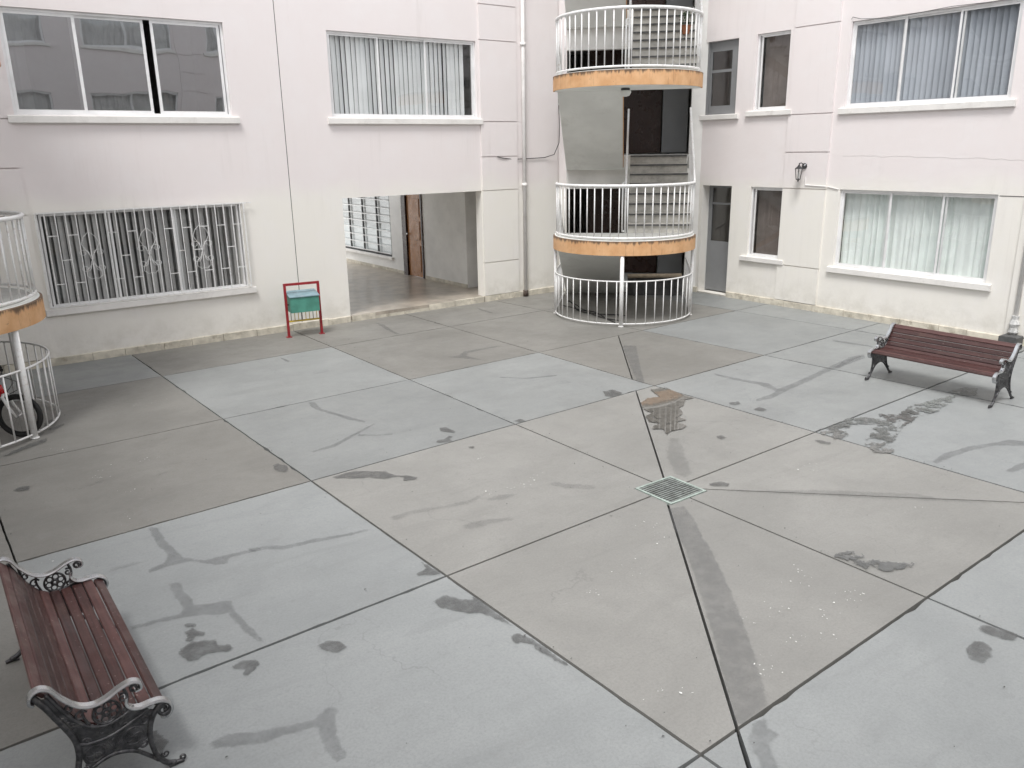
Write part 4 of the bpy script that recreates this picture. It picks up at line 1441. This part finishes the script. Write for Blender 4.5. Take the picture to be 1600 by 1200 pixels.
t = thing('downpipe', 'white pipe at the right picture edge above the dark block', 'pipe', (-0.05, -8.50, 0))
MB().tube([(0, 0, 0.36), (0, 0, TOP)], 0.035, 12).build('pipe', 'pvc', t, smooth=True)
mb = MB()
mb.lathe([(0.04, 0.16), (0.075, 0.2), (0.06, 0.27), (0.08, 0.33), (0.05, 0.40), (0.055, 0.46)], 9)
mb.build('wrapping', 'wrap', t)
t = tag(MB().rbox(-0.13, 0.13, -0.13, 0.13, 0, 0.16, 0.012).build('concrete_block', 'darkgrey'), 'dark grey concrete block on the ground under the right hand pipe', 'block')
t.location = (-0.14, -8.52, 0.0)

# ------------------------------------------------------------------ wall lantern
t = thing('wall_lantern', 'black coach lantern on a bracket on the right wing', 'lantern', (0, -4.56, 2.60), -PI / 2)
mb = MB()
mb.lathe([(0.0, 0.0), (0.055, 0.005), (0.05, 0.02), (0.02, 0.035), (0.012, 0.05)], 12)
o = mb.build('rosette', 'iron', t, smooth=True)
o.rotation_euler = (PI / 2, 0, 0)
o.location = (0.0, -0.034, 0.06)
mb = MB()
mb.tube([(0, -0.06, 0.06), (0, -0.10, 0.10), (-0.01, -0.14, 0.12), (-0.02, -0.17, 0.10), (-0.02, -0.175, 0.06)], 0.009, 6)
mb.build('bracket', 'iron', t, smooth=True)
LX, LY = -0.02, -0.175
mb = MB()
mb.lathe([(0.006, 0.12), (0.012, 0.085), (0.02, 0.075), (0.03, 0.06), (0.075, 0.02), (0.078, 0.012)], 6, (LX, LY, 0))
mb.build('cap', 'iron', t)
mb = MB()
for k in range(6):
    a = 2 * PI * k / 6
    mb.tube([(LX + 0.068 * math.cos(a), LY + 0.068 * math.sin(a), 0.012), (LX + 0.042 * math.cos(a), LY + 0.042 * math.sin(a), -0.17)], 0.005, 4)
mb.lathe([(0.044, -0.165), (0.046, -0.178), (0.02, -0.19), (0.012, -0.21), (0.004, -0.225)], 6, (LX, LY, 0))
mb.build('cage', 'iron', t)
MB().lathe([(0.036, -0.165), (0.060, 0.010)], 6, (LX, LY, 0)).build('glass', 'glass', t)
MB().lathe([(0.012, -0.15), (0.016, -0.06), (0.006, -0.04)], 8, (LX, LY, 0)).build('candle_bulb', 'lamp_glass', t)

# ------------------------------------------------------------------ drain grate
t = thing('drain_grate', 'square pale green drain grate in the middle of the paving', 'drain', (-8.30, -9.0225, 0))
mb = MB()
a, b, w = 0.236, 0.224, 0.022
ring_out = [(-a, -b), (a, -b), (a, b), (-a, b)]
mb.box(-a, a, -b, -b + w, -0.02, 0.006)
mb.box(-a, a, b - w, b, -0.02, 0.006)
mb.box(-a, -a + w, -b + w, b - w, -0.02, 0.006)
mb.box(a - w, a, -b + w, b - w, -0.02, 0.006)
mb.build('frame', 'drain', t)
bar_me = MB().box(-a + w + 0.001, a - w - 0.001, -0.0075, 0.0075, -0.018, 0.003).mesh('grate_bar', 'drain_bar')
for i in range(12):
    put('grate_bar', bar_me, t, (0, -b + w + 0.018 + i * (2 * b - 2 * w - 0.036) / 11, 0))
mb = MB()
mb.box(-0.008, 0.008, -b + w, b - w, -0.022, -0.0185)
mb.build('cross_bar', 'drain_bar', t)
MB().box(-a, a, -b, b, -0.0595, -0.0575).build('pit', 'black', t)

# ------------------------------------------------------------------ waste bin on its stand
ang = math.atan2(-0.595 + 0.506, -8.016 + 8.577)
t = thing('waste_bin', 'green litter box with blue lid hung in a red tube stand against the left wall', 'bin', (-8.297, -0.5505, 0), ang)
hw = 0.285
st = MB()
for x in (-hw, hw):
    st.box(x - 0.02, x + 0.02, -0.02, 0.02, 0.012, 0.885)
    st.box(x - 0.045, x + 0.045, -0.045, 0.045, 0.0, 0.012)
st.box(-hw - 0.02, hw + 0.02, -0.02, 0.02, 0.885, 0.925)
st.build('stand', 'red', t)
bx = MB()
ys, zs0, zs1 = 0.14, 0.44, 0.71
bx.sprism([(-0.16, 0.44), (0.16, 0.44), (0.16, 0.76), (-0.16, 0.70)], -0.245, 0.245)
bx.build('box', 'green', t)
bx = MB()
bx.sprism([(-0.175, 0.7005), (0.17, 0.7635), (0.17, 0.775), (-0.175, 0.712)], -0.258, 0.258)
bx.build('lid', 'blue_lid', t)
bx = MB()
bx.box(-hw + 0.022, hw - 0.022, -0.016, 0.016, 0.26, 0.285)
bx.build('cross_bar', 'yellow', t)
for i in range(8):
    x = -0.22 + i * 0.063
    MB().box(x - 0.005, x + 0.005, -0.01 - 0.0, 0.0, 0.286, 0.44).build('rod', 'yellow' if i % 3 else 'iron', t)
bx = MB()
bx.box(-hw + 0.021, -0.246, -0.012, 0.012, 0.55, 0.575)
bx.box(0.246, hw - 0.021, -0.012, 0.012, 0.55, 0.575)
bx.build('pivot', 'iron', t)


# ------------------------------------------------------------------ benches
def catmull(P, n=6):
    out = []
    P = [P[0]] + list(P) + [P[-1]]
    for i in range(1, len(P) - 2):
        p0, p1, p2, p3 = P[i - 1], P[i], P[i + 1], P[i + 2]
        for k in range(n):
            t_ = k / n
            out.append(tuple(0.5 * (2 * p1[c] + (p2[c] - p0[c]) * t_ + (2 * p0[c] - 5 * p1[c] + 4 * p2[c] - p3[c]) * t_ ** 2 + (3 * p1[c] - p0[c] - 3 * p2[c] + p3[c]) * t_ ** 3) for c in range(len(p1))))
    out.append(P[-2])
    return out


D0 = 0.29                        # local y = D0 - depth (front of the bench looks to -y)
BAND1 = [(0.030, 0.632), (0.014, 0.648), (0.022, 0.682), (0.055, 0.702), (0.098, 0.682), (0.142, 0.612), (0.200, 0.547), (0.262, 0.522), (0.325, 0.532), (0.385, 0.560), (0.440, 0.573), (0.476, 0.556), (0.478, 0.526), (0.452, 0.520)]
BAND2 = [(0.405, 0.500), (0.402, 0.462), (0.425, 0.430), (0.465, 0.416), (0.515, 0.418), (0.560, 0.412), (0.597, 0.385), (0.604, 0.345), (0.580, 0.312), (0.552, 0.322)]


def ribbon(path, x0, x1, th):
    p = catmull(path, 5)
    mb = MB()
    n = len(p)
    for i in range(n):
        a, b = p[max(i - 1, 0)], p[min(i + 1, n - 1)]
        tx, tz = b[0] - a[0], b[1] - a[1]
        L = math.hypot(tx, tz) or 1
        nx, nz = -tz / L, tx / L
        d, z = p[i]
        for q, (x, o) in enumerate(((x0, 0), (x0 + 0.006, th), (x1 - 0.006, th), (x1, 0), (x1, -th * 0.5), (x0, -th * 0.5))):
            mb.v.append((x, D0 - (d + nx * o), z + nz * o))
    for i in range(n - 1):
        for q in range(6):
            a, b = i * 6 + q, i * 6 + (q + 1) % 6
            mb.f.append((a, b, b + 6, a + 6))
    mb.f.append((0, 1, 2, 3, 4, 5))
    e = (n - 1) * 6
    mb.f.append((e + 5, e + 4, e + 3, e + 2, e + 1, e))
    return mb


def casting(x):
    """open-work cast iron side, in the plane x"""
    mb = MB()

    def tb(pts, r, closed=False, n=5, off=0.0, fl=1.0):
        p = pts if closed else catmull(pts, n)
        mb.tube([(x + off, D0 - d, z) for d, z in p], r, 6, closed)

    def circ(cd, cz, r, n=20):
        return [(cd + r * math.cos(2 * PI * i / n), cz + r * math.sin(2 * PI * i / n)) for i in range(n)]

    def spir(cd, cz, r0, a0, turns, r1=0.006, n=16):
        return [(cd + (r0 + (r1 - r0) * i / n) * math.cos(a0 + 2 * PI * turns * i / n), cz + (r0 + (r1 - r0) * i / n) * math.sin(a0 + 2 * PI * turns * i / n)) for i in range(n + 1)]
    # main members
    tb([(0.03, 0.67), (0.07, 0.60), (0.105, 0.52), (0.14, 0.44), (0.165, 0.36), (0.165, 0.26), (0.13, 0.15), (0.06, 0.05), (0.0, 0.016)], 0.016)
    tb([(0.58, 0.40), (0.53, 0.36), (0.495, 0.29), (0.487, 0.20), (0.505, 0.10), (0.545, 0.035), (0.585, 0.014)], 0.015)
    tb([(0.085, 0.66), (0.13, 0.56), (0.18, 0.47), (0.24, 0.405), (0.31, 0.385), (0.38, 0.40), (0.44, 0.43)], 0.011)
    tb([(0.165, 0.36), (0.19, 0.33), (0.25, 0.315), (0.33, 0.32), (0.42, 0.35), (0.50, 0.385)], 0.010)
    # arch between the legs
    tb([(0.09, 0.075), (0.15, 0.13), (0.22, 0.185), (0.31, 0.21), (0.40, 0.185), (0.46, 0.13), (0.51, 0.07)], 0.011)
    # feet
    tb([(-0.03, 0.010), (0.0, 0.013), (0.045, 0.010)], 0.012)
    tb([(0.55, 0.010), (0.585, 0.013), (0.625, 0.010)], 0.012)
    tb(spir(0.62, 0.03, 0.018, -1.6, 0.9), 0.006)
    # rosette under the arm
    cd, cz = 0.315, 0.455
    tb(circ(cd, cz, 0.060), 0.007, True)
    tb(circ(cd, cz, 0.016, 10), 0.009, True)
    for i in range(6):
        a = 2 * PI * i / 6 + 0.3
        tb(circ(cd + 0.037 * math.cos(a), cz + 0.037 * math.sin(a), 0.017, 10), 0.0045, True)
    # scrolls round it
    tb([(0.22, 0.53), (0.215, 0.48), (0.235, 0.42)], 0.007)
    tb(spir(0.205, 0.485, 0.03, 0.4, 1.2), 0.006)
    tb(spir(0.165, 0.545, 0.024, 0.4, 1.2), 0.006)
    tb([(0.40, 0.56), (0.415, 0.50), (0.40, 0.44)], 0.008)
    tb(spir(0.395, 0.50, 0.026, 2.0, -1.2), 0.006)
    tb(spir(0.452, 0.535, 0.028, 1.2, -1.3), 0.008)
    tb(spir(0.567, 0.352, 0.038, 1.6, -1.5), 0.010)
    tb(spir(0.395, 0.42, 0.02, 0.5, 1.3), 0.006)
    # beads along the back member
    for i in range(11):
        f = i / 10
        d = 0.125 + 0.10 * f + 0.16 * f * f
        z = 0.50 - 0.17 * f + 0.02 * f * f
        tb(circ(d, z, 0.0085, 7), 0.0055, True)
    # lower panel ornaments
    cd, cz = 0.415, 0.268
    tb(circ(cd, cz, 0.048), 0.006, True)
    for i in range(5):
        a = 2 * PI * i / 5
        tb([(cd, cz), (cd + 0.022 * math.cos(a + 0.5), cz + 0.022 * math.sin(a + 0.5)), (cd + 0.043 * math.cos(a), cz + 0.043 * math.sin(a))], 0.005, n=3)
    cd, cz = 0.235, 0.255
    tb(circ(cd, cz, 0.044), 0.006, True)
    for i in range(5):
        a = 2 * PI * i / 5 + 0.6
        tb([(cd, cz), (cd + 0.02 * math.cos(a + 0.5), cz + 0.02 * math.sin(a + 0.5)), (cd + 0.04 * math.cos(a), cz + 0.04 * math.sin(a))], 0.005, n=3)
    for s_ in (-1, 1):
        for k in range(4):
            tb([(0.325, 0.235), (0.325 + s_ * 0.012 * (k + 0.4), 0.265), (0.325 + s_ * 0.020 * (k + 0.4), 0.300 - 0.006 * k)], 0.005, n=3)
    tb(spir(0.475, 0.335, 0.026, 3.4, 1.3), 0.006)
    tb(spir(0.455, 0.20, 0.026, 1.2, 1.3), 0.006)
    tb(spir(0.185, 0.185, 0.026, 1.5, -1.3), 0.006)
    tb(spir(0.205, 0.335, 0.022, 0, 1.2), 0.006)
    tb(spir(0.545, 0.09, 0.02, 2.5, 1.2), 0.005)
    tb(spir(0.075, 0.10, 0.022, 0.5, -1.2), 0.005)
    tb(spir(0.50, 0.36, 0.018, 0, 1.2), 0.006)
    tb(spir(0.345, 0.36, 0.018, 0, 1.2), 0.006)
    tb(spir(0.28, 0.36, 0.018, 3, -1.2), 0.006)
    # thin web that backs part of the ornament
    return mb


def web(x, th):
    mb = MB()
    lo = catmull([(0.165, 0.335), (0.20, 0.20), (0.31, 0.215), (0.42, 0.185), (0.487, 0.25), (0.50, 0.36)], 4)
    up_ = catmull([(0.50, 0.375), (0.40, 0.345), (0.30, 0.322), (0.22, 0.325), (0.175, 0.345)], 4)
    poly = [(D0 - d, z) for d, z in lo + up_]
    mb.sprism(poly, x - th / 2, x + th / 2)
    for o in (catmull([(0.05, 0.645), (0.105, 0.525), (0.145, 0.43), (0.165, 0.36), (0.25, 0.318), (0.40, 0.345), (0.495, 0.385), (0.45, 0.425)], 3),):
        inn = catmull([(0.44, 0.425), (0.36, 0.392), (0.30, 0.385), (0.24, 0.405), (0.185, 0.465), (0.14, 0.55), (0.095, 0.635)], 3)
        mb.sprism([(D0 - d, z) for d, z in o + inn], x - th / 2 + 0.0005, x + th / 2 + 0.0005)
    return mb


def make_bench(label, loc, rz):
    t = thing('park_bench', label, 'bench', loc, rz, 'slatted benches facing each other across the courtyard')
    HL = 0.785
    for s_ in (-1, 1):
        c = casting(s_ * HL).build('side_frame', 'iron', t, smooth=True)
        web(s_ * HL, 0.006).build('web', 'iron', c)
        ribbon(BAND1, s_ * HL - 0.023, s_ * HL + 0.023, 0.009).build('armrest', 'silver', c, smooth=False)
        ribbon(BAND2, s_ * HL - 0.023, s_ * HL + 0.023, 0.009).build('scroll_edge', 'silver', c, smooth=False)
    # (centre depth, centre height, width, tilt of the board)
    back = [(0.058, 0.668, 0.060, -48), (0.098, 0.618, 0.060, -55), (0.129, 0.561, 0.060, -61), (0.160, 0.505, 0.060, -59), (0.196, 0.452, 0.058, -52), (0.243, 0.412, 0.056, -30)]
    seat = [(0.302, 0.392, 0.058, -6), (0.366, 0.390, 0.058, 1), (0.430, 0.393, 0.058, 3), (0.494, 0.396, 0.058, 2), (0.556, 0.385, 0.056, -22)]
    for i, (d, z, w, ang) in enumerate(back + seat):
        th = 0.020
        mb = MB()
        mb.rbox(-HL + 0.012, HL - 0.012, -w / 2, w / 2, -th / 2, th / 2, 0.006)
        o = mb.build('slat', 'slat2' if i in (0, 5, 9) else 'slat', t)
        o.location = (0, D0 - d, z)
        # local y runs towards the back; a positive tilt raises the front edge
        o.rotation_euler = (math.radians(-ang), 0, 0)
    mb = MB()
    mb.tube([(-HL, D0 - 0.30, 0.33), (HL, D0 - 0.30, 0.33)], 0.008, 6)
    mb.build('tie_rod', 'iron', t)
    return t


make_bench('dark red slatted bench at the lower left corner, seen from above and end on', (-13.52 + D0, -9.055, 0), PI / 2)
make_bench('dark red slatted bench on the right in front of the curtained window', (-2.975 - D0, -8.955, 0), -PI / 2)

# ------------------------------------------------------------------ bicycle in the cage of the left tower
bh = math.radians(-32)
hubx, huby = -12.90, -3.42
t = thing('bicycle', 'red bicycle parked inside the cage of the left stair tower, front wheel showing', 'bicycle', (hubx - 0.5 * math.cos(bh), huby - 0.5 * math.sin(bh), 0), bh)
WR = 0.255


def wheel(x):
    mb = MB()
    mb.tube([(x + (WR - 0.025) * math.cos(a), 0, WR + (WR - 0.025) * math.sin(a)) for a in [2 * PI * i / 36 for i in range(36)]], 0.025, 8, True)
    w = mb.build('wheel', 'tyre', t, smooth=True)
    mb = MB()
    mb.tube([(x + (WR - 0.054) * math.cos(a), 0, WR + (WR - 0.054) * math.sin(a)) for a in [2 * PI * i / 36 for i in range(36)]], 0.010, 6, True)
    mb.build('rim', 'tyre', w, smooth=True)
    mb = MB()
    mb.tube([(x, -0.035, WR), (x, 0.035, WR)], 0.018, 8)
    mb.build('hub', 'chrome', w)
    for i in range(20):
        a = 2 * PI * i / 20
        MB().tube([(x, 0.02 * (-1) ** i, WR), (x + (WR - 0.06) * math.cos(a), 0, WR + (WR - 0.06) * math.sin(a))], 0.0016, 4).build('spoke', 'chrome', w)


wheel(0.5)
wheel(-0.42)
mb = MB()
mb.tube([(0.34, 0, 0.62), (0.37, 0, 0.52)], 0.028, 8)
mb.tube([(0.35, 0, 0.60), (0.10, 0, 0.50), (-0.12, 0, 0.56)], 0.022, 8)
mb.tube([(0.365, 0, 0.53), (0.02, 0, 0.27)], 0.024, 8)
mb.tube([(-0.14, 0, 0.62), (-0.03, 0, 0.27)], 0.018, 8)
for s_ in (-1, 1):
    mb.tube([(0.0, 0.03 * s_, 0.27), (-0.42, 0.06 * s_, WR)], 0.011, 6)
    mb.tube([(-0.12, 0.02 * s_, 0.56), (-0.42, 0.06 * s_, WR)], 0.010, 6)
mb.build('frame', 'bike_red', t, smooth=True)
mb = MB()
for s_ in (-1, 1):
    mb.tube([(0.375, 0.0, 0.52), (0.385, 0.055 * s_, 0.49), (0.43, 0.058 * s_, 0.37), (0.5, 0.058 * s_, WR - 0.005)], 0.016, 8, rad=[0.018, 0.019, 0.016, 0.011])
mb.build('fork', 'white_metal', t, smooth=True)
mb = MB()
mb.tube([(0.34, 0, 0.60), (0.325, 0, 0.69)], 0.014, 8)
mb.tube([(0.26, -0.27, 0.75), (0.33, -0.12, 0.71), (0.33, 0.12, 0.71), (0.26, 0.27, 0.75)], 0.012, 8)
mb.build('handlebar', 'iron', t, smooth=True)
mb = MB()
for s_ in (-1, 1):
    mb.tube([(0.30, 0.19 * s_, 0.74), (0.22, 0.30 * s_, 0.765)], 0.018, 8)
mb.build('grip', 'tyre', t, smooth=True)
mb = MB()
mb.tube([(0.33, -0.15, 0.70), (0.46, -0.10, 0.74), (0.55, -0.02, 0.66), (0.52, 0.02, 0.55), (0.42, 0.0, 0.50)], 0.004, 5)
mb.tube([(0.33, 0.15, 0.70), (0.42, 0.12, 0.72), (0.47, 0.05, 0.62), (0.40, 0.0, 0.52)], 0.004, 5)
mb.build('brake_cable', 'cable', t, smooth=True)
mb = MB()
mb.sprism([(-0.06, 0.665), (0.06, 0.665), (0.07, 0.69), (0.03, 0.71), (-0.03, 0.71), (-0.07, 0.69)], -0.28, -0.10)
mb.sprism([(-0.02, 0.67), (0.02, 0.67), (0.022, 0.69), (-0.022, 0.69)], -0.10, 0.01)
mb.build('saddle', 'tyre', t)
mb = MB()
mb.tube([(0.0, -0.06, 0.27), (0.0, 0.06, 0.27)], 0.02, 8)
mb.tube([(0.0, -0.06, 0.27), (0.11, -0.07, 0.17)], 0.008, 6)
mb.tube([(0.0, 0.06, 0.27), (-0.11, 0.07, 0.37)], 0.008, 6)
mb.box(0.07, 0.15, -0.14, -0.07, 0.16, 0.18)
mb.box(-0.15, -0.07, 0.07, 0.14, 0.36, 0.38)
mb.build('pedals', 'iron', t)
mb = MB()
for s_ in (0.02,):
    mb.tube([(0.375, s_, 0.505), (0.32, s_, 0.44), (0.27, s_, 0.34)], 0.004, 4)
mb.build('mudguard_stay', 'iron', t)
